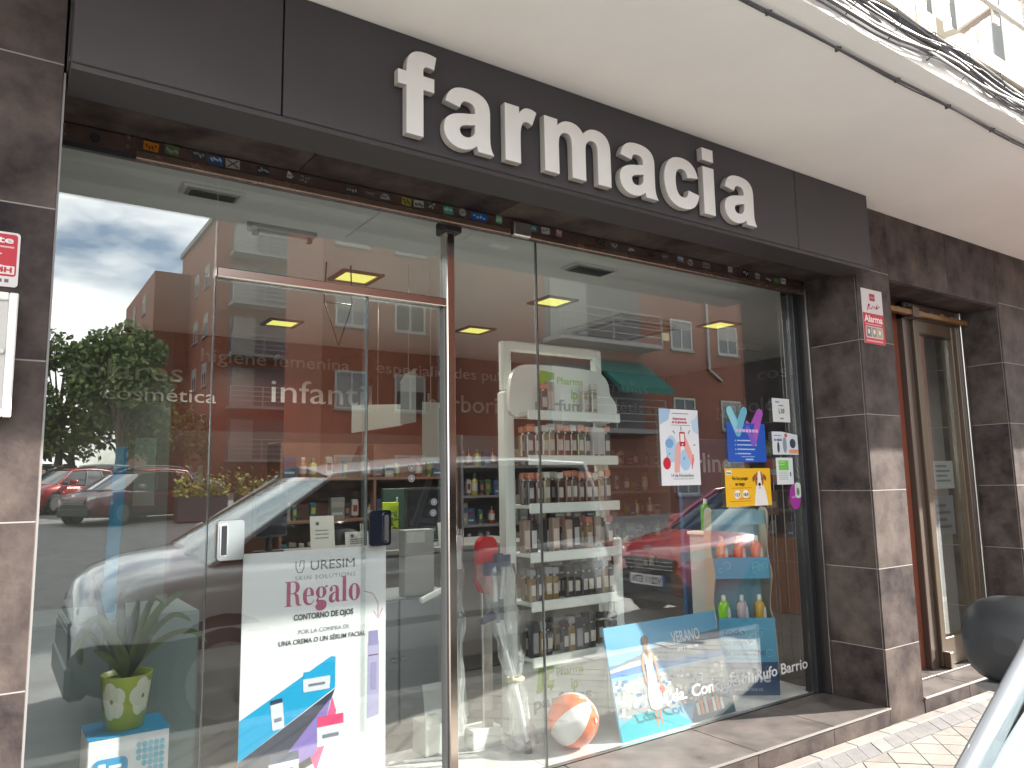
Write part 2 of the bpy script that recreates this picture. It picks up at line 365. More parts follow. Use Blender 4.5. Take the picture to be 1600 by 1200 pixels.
# white balcony railing in front of the windows
rl = MB()
RAILW = mat('railing_white', (.62, .61, .58), .4)
rail = thing('balcony_railing', 'white tubular metal railing along the ledge above the overhang', 'railing', (3.5, -1.62, 3.3))
for z in (3.42, 3.56, 3.70, 3.84, 3.98, 4.12): MB().tube([(-3, -1.66, z), (12, -1.66, z)], .012 if z < 4.1 else .02, RAILW, 8).build('rail', rail)
for xx in (1.2, 2.35, 3.42, 4.6, 5.8): MB().box(xx, xx+.045, -1.652, -1.642, 3.36, 4.13, RAILW).build('post', rail)
BRK = mat('bracket_grey', (.42, .38, .36), .5)
for xx in (1.2, 2.35, 3.42, 4.6, 5.8):
    MB().add([(xx, -1.40, 3.366), (xx+.045, -1.40, 3.366), (xx, -1.648, 3.43), (xx+.045, -1.648, 3.43), (xx, -1.40, 3.376), (xx+.045, -1.40, 3.376), (xx, -1.648, 3.44), (xx+.045, -1.648, 3.44)],
             [(0, 1, 3, 2), (4, 6, 7, 5), (0, 2, 6, 4), (1, 5, 7, 3), (2, 3, 7, 6), (0, 4, 5, 1)], BRK).build('bracket', rail)
# cables
cb = thing('cable_bundle', 'tangled bundle of black and white cables along the overhang edge', 'cables', (3, -1.52, 3.2))
rnd = random.Random(5)
for k in range(15):
    y = -1.515-rnd.uniform(0, .035); z = 3.165+rnd.uniform(0, .10); ph = rnd.uniform(0, 6); pts = []
    for i in range(61):
        xx = -1+i*.16; s_ = abs(math.sin((xx*1.9)+.3*(k % 2)))
        pts.append((xx, y-.012*math.sin(xx*3+ph), z+.022*math.sin(xx*2.3+ph)+.012*math.sin(xx*7+ph*2)-.018*s_))
    MB().tube(pts, rnd.choice((.003, .004, .006, .008)), CABLEW if k in (2, 7, 11) else CABLE, 6).build('cable', cb)
for i in range(22):
    xx = .2+i*.29; MB().tube([(xx, -1.51, 3.15), (xx+.015, -1.56, 3.19), (xx+.01, -1.55, 3.26), (xx, -1.51, 3.27)], .003, CABLE, 5).build('cable_tie', cb)
cc = thing('thin_cable', 'thin dark cables clipped in the groove of the cream underside', 'cables', (3, -1.39, 3.11))
for k in range(3):
    pts = [(-1+i*.2, -1.388-.010*k+.004*math.sin(i*1.3+k), 3.119-.005*k-.005*abs(math.sin(i*.55+k))) for i in range(50)]
    MB().tube(pts, .0032, CABLE, 6).build('cable', cc)
for i in range(16):
    xx = .5+i*.43; MB().box(xx, xx+.008, -1.405, -1.38, 3.110, 3.13, CABLE).build('clip', cc)
# step
st = MB().box(.0, 4.283, -.425, -.005, .02, .128, JOINT).build('step', bl)
x = .02; k = 0
for l in (.7, .8, .75, .85, .62, .54):
    e = min(x+l, 4.283)
    MB().cbox(x+.001, e-.001, -.44, -.012, .128, .147, FLOORM, .003).build('step_slab', st)
    MB().cbox(x+.001, e-.001, -.4375, -.4252, .045, .1275, STN[k % 3], .0015).build('riser_tile', st); x = e; k += 1
MB().box(.12, 4.283, -.4445, -.4405, .139, .1475, STEEL).build('step_trim', st)
s2 = MB().box(4.66, 6.155, -.42, -.10, .02, .120, JOINT).build('step', bl)
for a, b in ((4.66, 5.2), (5.203, 5.75), (5.753, 6.155)):
    MB().cbox(a, b, -.44, -.24, .12, .139, FLOORM, .003).build('step_slab', s2); MB().cbox(a, b, -.236, -.10, .12, .150, FLOORM, .003).build('step_slab', s2)
    MB().cbox(a, b, -.4375, -.4205, .045, .1195, STONE2, .0015).build('riser_tile', s2)
MB().box(4.66, 6.155, -.445, -.4405, .130, .1395, JOINT).build('step_trim', s2)

# ================================================================== FASCIA + SIGN
fa = thing('shop_sign', 'dark grey fascia with raised white lettering reading farmacia', 'shop sign', (2.2, -.55, 2.68))
for a, b in ((.125, .7325), (.7385, 3.556), (3.561, 4.268)):
    MB().cbox(a, b, -.55, -.40, 2.683, 3.129, FASCIA, .003).build('fascia_panel', fa)
MB().box(.125, 4.262, -.542, -.36, 2.664, 2.6825, mat('fascia_under', (.045, .04, .042), .5)).build('fascia_lip', fa)
def bez(p0, p1, p2, p3, n=7):
    return [tuple((1-t)**3*a+3*(1-t)**2*t*b+3*(1-t)*t*t*c+t**3*d for a, b, c, d in zip(p0, p1, p2, p3)) for t in [i/n for i in range(1, n+1)]]
def outline(s):
    tk = s.replace(',', ' ').split(); i = 0; pts = []
    while i < len(tk):
        if tk[i] in 'ML': pts.append((float(tk[i+1]), float(tk[i+2]))); i += 3
        elif tk[i] == 'C': v = list(map(float, tk[i+1:i+7])); pts += bez(pts[-1], v[0:2], v[2:4], v[4:6]); i += 7
        else: break
    return pts
GL = {'f': ['M 75 0 L 75 411 L 0 411 L 0 519 L 75 519 L 75 560 C 75 675 125 730 240 730 C 275 730 305 726 335 718 L 316 614 C 298 618 280 620 265 620 C 228 620 215 604 215 568 L 215 519 L 316 519 L 316 411 L 215 411 L 215 0'],
 'a': ['M 165 357 L 38 380 C 60 485 125 531 250 531 C 390 531 460 482 460 365 L 458 160 C 458 80 465 40 492 0 L 352 0 C 344 20 340 40 337 55 C 295 12 245 -12 185 -12 C 80 -12 20 55 20 140 C 20 225 75 270 190 295 C 260 308 300 318 322 328 C 322 335 322 340 322 345 C 322 400 300 425 235 425 C 195 425 178 405 165 357', 'M 322 238 C 300 229 270 221 230 212 C 180 200 160 182 160 150 C 160 115 185 90 222 90 C 265 90 300 115 315 150 C 321 170 322 195 322 238'],
 'r': ['M 0 0 L 0 519 L 130 519 L 130 445 C 163 505 190 531 240 531 C 263 531 285 525 305 513 L 262 392 C 246 402 231 408 217 408 C 165 408 140 365 140 240 L 140 0'],
 'm': ['M 0 0 L 0 519 L 130 519 L 130 448 C 170 505 220 531 280 531 C 345 531 390 505 418 448 C 460 505 510 531 570 531 C 675 531 730 470 730 350 L 730 0 L 590 0 L 590 300 C 590 385 575 420 525 420 C 470 420 437 380 437 290 L 437 0 L 297 0 L 297 288 C 297 385 280 420 235 420 C 175 420 140 380 140 280 L 140 0'],
 'c': ['M 500 365 L 360 340 C 350 395 325 420 280 420 C 215 420 180 370 180 265 C 180 150 215 97 282 97 C 335 97 358 125 370 190 L 508 167 C 485 45 410 -12 275 -12 C 125 -12 35 90 35 258 C 35 430 125 531 280 531 C 405 531 475 475 500 365'],
 'i': ['M 0 0 L 0 519 L 140 519 L 140 0', 'M 0 604 L 0 730 L 140 730 L 140 604']}
def glyph(ch, x0, x1, zb, scale, y, depth, parent):
    cs = [outline(s) for s in GL[ch]]; mnx = min(p[0] for c in cs for p in c); mxx = max(p[0] for c in cs for p in c)
    c = bpy.data.curves.new('letter', 'CURVE'); c.dimensions = '2D'; c.fill_mode = 'BOTH'; c.extrude = depth/2-.003; c.bevel_depth = .003; c.bevel_resolution = 1; c.offset = .0005
    for pts in cs:
        if math.hypot(pts[0][0]-pts[-1][0], pts[0][1]-pts[-1][1]) < 1: pts = pts[:-1]
        s = c.splines.new('POLY'); s.points.add(len(pts)-1); s.use_cyclic_u = True
        for q, p in zip(s.points, pts): q.co = (x0+(p[0]-mnx)/(mxx-mnx)*(x1-x0), p[1]*scale, 0, 1)
    o = bpy.data.objects.new('letter', c); me = bpy.data.meshes.new_from_object(o); bpy.data.objects.remove(o); bpy.data.curves.remove(c)
    me.transform(Matrix.Translation((0, y, zb)) @ Matrix.Rotation(math.pi/2, 4, 'X')); me.materials.clear(); me.materials.append(SIGNW); me.materials.append(SIGNEDGE)
    me.update()
    for p in me.polygons:
        p.use_smooth = False; p.material_index = 0 if p.normal.y < -.9 else 1
    return link('letter', me, parent)
for ch, a, b in zip('farmacia', (1.145, 1.335, 1.614, 1.81, 2.224, 2.502, 2.769, 2.919), (1.303, 1.557, 1.769, 2.171, 2.456, 2.734, 2.862, 3.158)):
    glyph(ch, a, b-(.02 if ch == 'i' else .005), 2.722, .00045, -.5725, .035, fa)

# ================================================================== SHOP WINDOW
sw = thing('shop_window', 'large frameless shop window with bronze header rail and steel centre post', 'shop window', (2.9, 0, .147))
GT = .012
MB().box(1.706, 2.183, 0, GT, .15, 2.665, GLASS).build('pane', sw)
MB().box(2.189, 4.215, 0, GT, .15, 2.665, GLASS).build('pane', sw)
MB().box(.119, .664, 0, GT, .15, 2.665, GLASS).build('pane', sw)
MB().box(.6655, 1.662, 0, GT, 2.285, 2.665, GLASS).build('fanlight', sw)
MB().box(2.1832, 2.1888, -.001, GT+.001, .15, 2.665, mat('silicone', (.04, .045, .045), .4)).build('joint', sw)
MB().box(.119, .666, .0, .012, .1472, .1498, STEEL).build('glass_channel', sw)
MB().box(1.664, 4.283, -.008, .018, .1472, .1498, STEEL).build('glass_channel', sw)
MB().cbox(1.663, 1.705, -.022, .04, .1475, 2.60, STEEL if 0 else mat('post_steel', (.62, .56, .51), .16, 1), .004).build('post', sw)
MB().cbox(1.655, 1.74, -.03, .07, 2.600, 2.66, DARKFR, .004).build('post_cap', sw)
MB().cbox(4.216, 4.262, -.03, .06, .148, 2.70, DARKFR, .003).build('side_frame', sw)
MB().cbox(4.2625, 4.284, -.09, .02, .148, 2.70, mat('shutter_guide', (.05, .045, .045), .3, .6), .003).build('shutter_guide', sw)
MB().box(4.267, 4.279, -.0945, -.0905, .148, 2.70, STEEL).build('guide_lip', sw)
hr = MB().cbox(.119, 4.283, -.07, -.03, 2.625, 2.7045, RAILBR, .003).build('header_rail', sw)
MB().cbox(.36, 1.98, -.088, -.0705, 2.619, 2.650, mat('rail_lip', (.22, .15, .12), .25, .7, var=.2, vscale=7), .004).build('rail_lip', hr)
MB().cbox(2.09, 4.283, -.088, -.0705, 2.619, 2.646, mat('rail_lip', (.22, .15, .12)), .004).build('rail_lip', hr)
MB().cbox(1.985, 2.085, -.105, -.0705, 2.615, 2.685, STEEL, .006).build('rail_lock', hr)
for x_, z_ in ((.14, 2.69), (.14, 2.66), (.335, 2.695), (.335, 2.66)): MB().lathe([(.007, -.076), (.005, -.071)], (x_, 0, z_), CHROME, 10, axis='y').build('screw', hr)
MB().lathe([(.015, -.0745), (.017, -.0705)], (.235, 0, 2.67), BLACK, 14, axis='y').build('knob', hr)
MB().box(.119, .36, -.082, -.0705, 2.615, 2.634, BLACK).build('rail_stop', hr)
MB().box(.119, 4.283, -.03, .06, 2.666, 2.76, DARKFR).build('head_beam', sw)

dr = thing('glass_door', 'frameless glass door leaves under a steel transom bearing chrome pull plates', 'door', (1.16, 0, .147))
MB().box(.668, 1.288, .004, .014, .155, 2.244, GLASS).build('leaf', dr)
MB().box(1.275, 1.661, .018, .028, .155, 2.244, GLASS).build('leaf', dr)
MB().cbox(.664, 1.662, -.022, .034, 2.246, 2.2845, mat('post_steel', (.62, .56, .51)), .004).build('transom', dr)
MB().box(1.2885, 1.2915, .003, .029, 1.205, 2.244, mat('silicone', (.1, .11, .11))).build('gasket', dr)
MB().box(.6642, .6678, .0, .016, .155, 2.244, mat('silicone', (.1, .11, .11))).build('gasket', dr)
MB().box(1.654, 1.6622, -.004, .034, .155, 2.244, mat('gasket_grey', (.2, .2, .2), .5)).build('gasket', dr)
for a, zz, m_ in ((.70, 1.185, mat('pull_chrome', (.7, .69, .67), .14, 1)), (1.305, 1.20, mat('pull_dark', (.05, .06, .09), .15, .8))):
    hd = MB().prism(rrect(0, 0, .095, .145, .012), .0, .014, m_, FM(a, .003 if a < 1 else .017, zz)).build('handle', dr)
    MB().prism(stroke([(.02, .02), (.02, .125)], .022), .0142, .0152, mat('slot_dark', (.08, .08, .085), .4), FM(a if a < 1 else a+.055, .003 if a < 1 else .017, zz)).build('slot', hd)
    p_ = rrect(.006, .008, .036, .137, .014); q_ = rrect(.011, .014, .031, .131, .0095)
    fr = MB(); n_ = len(p_)
    fr.add([(x, y, .0154) for x, y in p_]+[(x, y, .0154) for x, y in q_]+[(x, y, .020) for x, y in p_]+[(x, y, .020) for x, y in q_],
           [(i, (i+1) % n_, 2*n_+(i+1) % n_, 2*n_+i) for i in range(n_)]+[(n_+i, 3*n_+i, 3*n_+(i+1) % n_, n_+(i+1) % n_) for i in range(n_)]+[(2*n_+i, 2*n_+(i+1) % n_, 3*n_+(i+1) % n_, 3*n_+i) for i in range(n_)],
           CHROME, FM(a if a < 1 else a+.05, .003 if a < 1 else .017, zz)); fr.build('pull_rim', hd)
# small round vinyl icons on the door leaf and the name on the window
tv = text('owner_name', 'Lda. Concepción Rufo Barrio', .085, FM(2.955, -.0012, .302), mat('vinyl_white', (.62, .63, .62), .5), None, 1.212, .0002, .0012)
tag(tv, 'white vinyl owner name lettering low on the window glass', 'lettering', None)
for i, (x_, z_) in enumerate(((1.502, 1.52), (1.502, 1.475), (1.612, 1.372), (1.608, 1.325))):
    o = MB(); o.prism(ell(0, 0, .015, .015, 18), 0, .0006, mat('vinyl_dim', (.30, .31, .31), .5), FM(x_, .0165, z_)); o.prism(ell(0, 0, .013, .013, 18), .0007, .0009, mat('vinyl_grey', (.12, .13, .14), .5), FM(x_, .0165, z_)); o.prism(ell(0, 0, .005, .006, 10), .001, .0013, mat('vinyl_dim', (.30, .31, .31)), FM(x_, .0165, z_))
    tag(o.build('door_sticker'), ('topmost', 'second from top', 'third from top', 'lowest')[i]+' round icon sticker on the glass door beside the post', 'sticker', 'round stickers on the door')
# stickers on the header rail
STK = [(.385, .05, 'orange', (190, 120, 30), (120, 40, 20)), (.455, .05, 'green and grey', (90, 105, 70), (150, 150, 130)), (.55, .05, 'grey doodle', (60, 62, 66), (150, 150, 150)), (.61, .05, 'blue and white', (40, 85, 130), (190, 195, 200)),
       (.672, .052, 'white crossed', (165, 158, 152), (60, 55, 55)), (.79, .048, 'dark and white', (50, 50, 52), (160, 158, 150)), (.905, .03, 'white arrow', (190, 185, 180), (120, 115, 110)), (.955, .055, 'white winged', (150, 148, 142), (60, 58, 56)),
       (1.15, .06, 'dark sketch', (60, 55, 55), (150, 145, 140)), (1.235, .05, 'grey arch', (70, 66, 66), (120, 116, 112)), (1.31, .045, 'pale half moon', (150, 150, 155), (100, 100, 104)), (1.41, .045, 'yellow', (150, 140, 60), (60, 55, 30)),
       (1.47, .05, 'white lettered', (165, 165, 160), (40, 40, 40)), (1.54, .05, 'white star', (160, 158, 152), (50, 50, 50)), (1.62, .05, 'teal', (70, 150, 130), (190, 200, 190)), (1.70, .042, 'round white', (165, 162, 158), (120, 118, 116)),
       (1.765, .09, 'large blue', (30, 90, 160), (150, 190, 220)), (1.90, .035, 'pale green', (120, 170, 130), (200, 205, 190)), (2.10, .04, 'turquoise', (60, 140, 140), (190, 200, 200)), (2.17, .05, 'white tag', (180, 178, 172), (110, 108, 104)), (2.26, .035, 'pink', (170, 130, 130), (200, 180, 180)),
       (2.52, .06, 'black', (25, 24, 26), (90, 88, 86)), (2.62, .055, 'grey and white', (90, 86, 84), (170, 165, 160)), (2.74, .055, 'white winged small', (120, 116, 112), (190, 185, 180)), (2.9, .05, 'black narrow', (22, 22, 24), (60, 60, 60)), (3.0, .05, 'grey figure', (95, 90, 88), (150, 150, 150)), (3.12, .05, 'pale blue', (120, 130, 150), (200, 205, 210)), (3.2, .05, 'white round face', (170, 168, 165), (70, 70, 70)), (3.33, .06, 'striped white', (130, 126, 120), (60, 58, 56)),
       (3.55, .04, 'white hand', (180, 176, 168), (110, 106, 100)), (3.68, .06, 'black lettered', (26, 26, 28), (200, 200, 198)), (3.80, .04, 'white flower', (170, 165, 158), (110, 100, 96)), (3.90, .06, 'white wordmark', (70, 60, 58), (200, 198, 194)), (3.985, .05, 'green', (90, 130, 70), (140, 165, 110)), (4.05, .05, 'black and white', (190, 188, 182), (40, 40, 40))]
rnd = random.Random(3)
for i, (x_, wd, nm, c1, c2) in enumerate(STK):
    rl_ = rnd.uniform(-.12, .12); M_ = FM(x_, -.0716, 2.662+rnd.uniform(-.004, .008), roll=rl_); hh = rnd.uniform(.03, .038)
    if 'round' in nm: ol = ell(wd/2, hh/2, wd*.45, hh*.55)
    elif 'arrow' in nm: ol = [(0, hh*.1), (wd*.6, 0), (wd, hh*.4), (wd*.2, hh)]
    elif 'moon' in nm or 'arch' in nm: ol = ell(wd/2, 0, wd/2, hh*.8, 14, 0, math.pi)
    elif 'winged' in nm or 'star' in nm: ol = [(0, hh*.2), (wd*.4, hh*.35), (wd*.5, 0), (wd*.6, hh*.35), (wd, hh*.2), (wd*.7, hh*.6), (wd*.9, hh*.9), (wd*.5, hh*.7), (wd*.1, hh*.95), (wd*.3, hh*.6)]
    else: ol = rect(0, 0, wd, hh)
    o = MB(); o.prism(ol, 0, .0006, ink(*c1), M_)
    for k in range(4):
        cx, cyy = wd*(.2+.2*k), hh*rnd.uniform(.3, .7)
        if 'crossed' in nm:
            if k < 2: o.prism(stroke([(.006, .004 if k else hh-.004), (wd-.006, hh-.004 if k else .004)], .005), .0007+.0003*k, .0009+.0003*k, ink(*c2), M_)
        else: o.prism(ell(cx, cyy, wd*.08, hh*rnd.uniform(.12, .28), 7, rot=rnd.uniform(0, 1)), .0007, .0010, ink(*c2), M_)
    tag(o.build('sticker'), '%s sticker on the bronze header rail%s' % (nm, ', %s' % ('at the end above the door' if x_ < 1 else 'above the steel post' if x_ < 2 else 'above the perfume stand' if x_ < 2.9 else 'towards the alarm sign pillar')), 'sticker', 'stickers on the header rail')

# ================================================================== SECOND DOORWAY
BEIGE = mat('door_bronze', (.095, .07, .048), .4, .35, var=.12, vscale=5); REDW = mat('red_wood', (.16, .045, .025), .45, var=.3, vscale=5, stretch=(1, 1, .15))
d2 = thing('entrance_door', 'narrow bronze framed glass door in the stone recess beside the shop window', 'door', (5.4, -.15, .15))
MB().cbox(4.66, 5.30, -.12, -.07, .151, 2.68, REDW, .003).build('side_panel', d2)
MB().cbox(5.305, 5.40, -.16, -.08, .151, 2.68, mat('door_bronze_dark', (.11, .085, .07), .4, .4), .004).build('frame', d2)
MB().cbox(5.402, 5.47, -.185, -.10, .155, 2.56, BEIGE, .005).build('stile', d2)
MB().cbox(5.94, 6.01, -.185, -.10, .155, 2.56, BEIGE, .005).build('stile', d2)
MB().cbox(5.471, 5.939, -.18, -.105, 2.47, 2.56, BEIGE, .004).build('top_rail', d2)
MB().cbox(5.471, 5.939, -.18, -.105, .155, .34, BEIGE, .004).build('bottom_rail', d2)
MB().box(5.471, 5.939, -.15, -.138, .34, 2.47, GLASS).build('pane', d2)
MB().cbox(6.012, 6.06, -.17, -.08, .151, 2.68, mat('door_bronze_dark', (.11, .085, .07)), .004).build('frame', d2)
MB().cbox(6.062, 6.10, -.2, -.08, .151, 2.68, STEEL, .004).build('frame', d2)
MB().box(6.101, 6.158, -.14, -.08, .151, 2.68, DARKFR).build('frame', d2)
MB().cbox(5.305, 6.06, -.18, -.08, 2.562, 2.68, mat('door_bronze_dark', (.11, .085, .07)), .004).build('header', d2)
MB().cbox(5.0, 6.10, -.235, -.19, 2.575, 2.612, mat('gold_rail', (.24, .13, .05), .35, .4), .004).build('shutter_rail', d2)
MB().cbox(5.30, 5.38, -.245, -.19, 2.56, 2.64, BEIGE, .004).build('rail_lock', d2)
MB().cbox(5.405, 5.45, -.235, -.186, .155, .26, BEIGE, .004).build('floor_guide', d2)
rnd = random.Random(8)
for i in range(7):
    xx = 5.05+i*.15; o = MB().box(xx, xx+rnd.uniform(.03, .06), -.186, -.1815, 2.615, 2.615+rnd.uniform(.02, .045), ink(*rnd.choice(((190, 150, 60), (120, 120, 125), (150, 170, 190), (170, 150, 130), (90, 70, 60)))))
    tag(o.build('sticker'), '%s tiny worn sticker on the header of the bronze entrance door' % ('first', 'second', 'third', 'fourth', 'fifth', 'sixth', 'seventh')[i], 'sticker', 'stickers over the entrance door')
P = Poster('paper_notice', 'faded paper notice behind the bronze entrance door glass', 'notice', FM(5.60, -.1345, 1.35), .28, .20, ink(170, 172, 168)); [P.shape(rect(.03, .05+k*.035, .03+.2*(1-.2*(k%2)), .065+k*.035), ink(110, 110, 110)) for k in range(4)]; P.done()
P = Poster('paper_notice', 'white typed sheet lower down behind the bronze entrance door glass', 'notice', FM(5.56, -.1345, 1.02), .28, .28, ink(120, 118, 118)); [P.shape(rect(.03, .05+k*.05, .03+.2*(1-.3*(k%2)), .07+k*.05), ink(70, 70, 70)) for k in range(4)]; P.done()

# ================================================================== SIGNS ON THE PILLARS
RED = ink(196, 32, 52)
P = Poster('alarm_sign', 'red and white alarm sign with guard drawing on the pillar above the notice case', 'sign', FM(-.26, YF-.0025, 2.022), .292, .158, ink(225, 220, 220), .0022, outline=rrect(0, 0, .292, .158, .01))
P.shape(rrect(.006, .03, .286, .152, .008), RED, 1)
P.text('Vigilante', .276, .126, .027, ink(240, 235, 235), .16, 'RIGHT', off=.0006); P.shape(rect(.12, .112, .278, .117), ink(225, 170, 178), 2)
P.shape(rect(.222, .036, .282, .06), ink(238, 230, 230), 2); P.text('24H', .276, .041, .021, RED, .048, 'RIGHT', 5, off=.0008)
[P.shape(rect(.18+k*.016, .012, .19+k*.016, .022), ink(120, 90, 100), 2) for k in range(6)]
WL = ink(240, 225, 225)
for pts in ([(.21, .09), (.235, .098), (.25, .094), (.235, .085), (.212, .083)], [(.19, .062), (.215, .072), (.232, .078), (.245, .07)], [(.215, .083), (.218, .068), (.235, .062), (.262, .058), (.272, .045)], [(.19, .05), (.205, .06), (.235, .052), (.255, .05), (.262, .04)]): P.shape(stroke(pts, .003), WL, 3)
P.done()
nb = thing('notice_case', 'white framed wall notice case on the pillar beside the glass', 'notice case', (-.2, YF, 1.64))
MB().cbox(-.42, .033, YF-.045, YF-.001, 1.655, 1.99, WHITE, .004).build('case', nb)
MB().box(-.40, .013, YF-.0475, YF-.0455, 1.675, 1.97, ink(205, 202, 198)).build('backing', nb)
MB().cbox(.0145, .036, YF-.056, YF-.0458, 1.65, 1.995, WHITE, .003).build('frame', nb); MB().cbox(-.42, .014, YF-.056, YF-.0458, 1.65, 1.672, WHITE, .003).build('frame', nb); MB().cbox(-.42, .014, YF-.056, YF-.0458, 1.973, 1.995, WHITE, .003).build('frame', nb)
MB().lathe([(.006, YF-.0575), (.008, YF-.048)], (.004, 0, 1.83), CHROME, 12, axis='y').build('lock', nb)
P = Poster('alarm_sign', 'red Alarma plate with white upper half on the pillar next to the entrance door', 'sign', FM(4.322, YF-.003, 2.252), .228, .342, ink(215, 210, 212), .0028)
P.shape(rect(0, 0, .228, .19), RED, 1); P.shape(rrect(.085, .27, .145, .315, .004), ink(150, 30, 50), 1); P.shape(rect(.093, .285, .138, .297), ink(200, 110, 125), 2)
[P.shape(stroke(q, .008), ink(205, 60, 80), 2) for q in ([(.05, .205), (.07, .245), (.085, .25), (.07, .215), (.10, .225)], [(.10, .215), (.115, .24), (.125, .22), (.135, .24), (.145, .225)], [(.15, .22), (.17, .255), (.165, .225), (.195, .245)])]; P.text('Alarma', .012, .135, .06, ink(245, 235, 238), .2, off=.0016, layer=3)
P.shape(rect(.02, .116, .2, .124), ink(235, 150, 165), 2); P.shape(rrect(.02, .035, .208, .108, .01), ink(200, 195, 195), 2)
for k in range(3): P.shape(rect(.028+k*.06, .042, .08+k*.06, .102), ink(120+30*k, 118+20*k, 118), 3); P.shape(ell(.052+k*.06, .075, .012, .016, 10), ink(230, 225, 220), 4)
P.shape(rect(.02, .012, .2, .022), ink(235, 150, 165), 2); P.done()

# ================================================================== SHOP ROOM
FZ = .147; CZ = 2.75; BY = 3.78; RXW = 7.0
struct(MB().box(-.1, 8, .0125, 4.2, 0, FZ-.004, SHOPFL).build('shop_floor'))
dfl = MB(); 
for i in range(6): dfl.cbox(.10+i*.70, .10+i*.70+.697, .03, .62, FZ-.004, FZ, mat('ledge_stone_pale', (.55, .54, .54), .5, var=.2, vscale=4), .001)
struct(dfl.build('window_ledge_floor'))
ceil = struct(MB().box(-.1, 8, .061, 4.2, CZ, CZ+.3, CEIL).build('ceiling'))
for a, b in ((.06, 1.418), (1.424, 1.94), (1.946, 3.01), (3.016, 4.06)): MB().cbox(a, b, .066, .60, 2.702, CZ-.001, CEIL, .003).build('ceiling_panel', ceil)
WR = mat('frieze_red', (.06, .011, .006), .3, var=.12, vscale=1); NAVY = mat('frieze_navy', (.008, .009, .03), .3); WALLG = mat('wall_grey', (.2, .19, .18), .6); SHELFW = mat('shelf_wall', (.06, .02, .013), .55, var=.2, vscale=2)
bw = MB(); bw.box(-.1, 1.2, BY, BY+.2, FZ, CZ-.001, mat('wall_sage', (.08, .085, .08), .5)); bw.box(1.2, 4.9, BY, BY+.2, FZ, 1.93, SHELFW); bw.box(1.2, 4.9, BY, BY+.2, 1.93, CZ-.001, WR); bw.box(4.9, RXW, BY, BY+.2, FZ, CZ-.001, NAVY); struct(bw.build('wall_back'))
struct(MB().box(RXW, RXW+.2, .05, 4.2, FZ, CZ-.001, NAVY).build('wall_side'))
struct(MB().box(-.1, .05, .06, BY-.001, FZ, CZ-.001, WALLG).build('wall_end'))
struct(MB().box(6.17, RXW-.001, .055, .20, FZ, CZ-.001, WALLG).build('wall_return'))
LET = mat('frieze_letters', (.46, .42, .41), .5); LET2 = mat('frieze_letters_dim', (.20, .20, .22), .5)
def frieze(s, x, z, wd, h, m=LET): tag(text('wall_lettering', s, h*1.35, FM(x, BY-.006, z), m, None, wd, .004), 'grey wall lettering "%s" on the back wall frieze' % s, 'lettering', 'lettering on the back wall')
frieze('solares', .42, 2.33, .86, .17); frieze('cosmética', .70, 2.165, .85, .12); frieze('higiene femenina', 1.42, 2.52, 1.33, .12); frieze('infantil', 2.02, 2.20, .96, .22)
frieze('especialidades publicitarias', 3.03, 2.53, 2.15, .115); frieze('herboristería', 3.58, 2.18, 1.5, .19); frieze('fórmulas', 5.60, 2.50, 1.06, .15, LET2); frieze('dietética', 5.75, 2.27, .95, .13, LET2)
RM = lambda y, z: Matrix(((0, 0, -1, RXW-.006), (-1, 0, 0, y), (0, 1, 0, z), (0, 0, 0, 1)))
for s, y, z, wd, h in (('cosmética', 2.40, 2.53, 1.2, .14), ('podología', 3.0, 2.18, 1.15, .17)):
    tag(text('wall_lettering', s, h*1.35, RM(y, z), LET2, None, wd, .004), 'faint lettering "%s" on the navy side wall' % s, 'lettering', 'lettering on the side wall')

# ---- ceiling fittings
LAMP = mat('lamp_diffuser', (.2, .2, .08), .5, emit=(1, .95, .22), estr=.26); BRONZE = mat('lamp_frame', (.17, .14, .10), .4, .4)
for i, (x_, y_, wh) in enumerate(((1.82, 1.41, 'nearest the door transom'), (1.85, 2.97, 'deepest in the room over the counter'), (3.29, 1.30, 'above the perfume stand'), (3.34, 2.46, 'behind the steel post'), (5.03, 1.26, 'above the hanging posters'))):
    t = thing('ceiling_light', 'square yellow recessed ceiling light %s' % wh, 'ceiling light', (x_, y_, CZ), 'recessed ceiling lights'); h = .135
    for a, b, c, d in ((-h, h, -h, -h+.028), (-h, h, h-.028, h), (-h, -h+.028, -h+.0285, h-.0285), (h-.028, h, -h+.0285, h-.0285)): MB().box(x_+a, x_+b, y_+c, y_+d, CZ-.014, CZ-.0005, BRONZE).build('frame', t)
    MB().box(x_-h+.03, x_+h-.03, y_-h+.03, y_+h-.03, CZ-.006, CZ-.001, LAMP).build('diffuser', t)
    la = bpy.data.lights.new('lamp', 'SPOT'); la.energy = 22; la.spot_size = R(150); la.spot_blend = .6; la.shadow_soft_size = .02; la.color = (1, .95, .84)
    lo = bpy.data.objects.new('lamp', la); COL.objects.link(lo); lo.parent = t; lo.location = (0, 0, -.03)
for i, (a, b, c, d, z, wh) in enumerate(((.585, .835, .25, .37, 2.702, 'over the window end by the pillar'), (2.70, 3.02, .30, .46, 2.702, 'over the perfume stand'))):
    t = thing('ceiling_vent', 'white framed ventilation grille in the ceiling panel '+wh, 'vent', ((a+b)/2, (c+d)/2, z), 'ceiling vents')
    MB().cbox(a, b, c, d, z-.014, z-.0005, WHITE, .004).build('frame', t); MB().cbox(a+.02, b-.02, c+.015, d-.015, z-.020, z-.0145, mat('vent_rim', (.35, .36, .35), .5), .002).build('frame', t)
    for k in range(7): yy = c+.03+k*(d-c-.06)/6; MB().box(a+.035, b-.035, yy-.004, yy+.004, z-.024, z-.0205, mat('vent_slat', (.09, .095, .09), .5)).build('slat', t)
t = thing('strip_light', 'unlit metal strip light fitting under the ceiling by the window', 'light fitting', (1.13, .70, CZ))
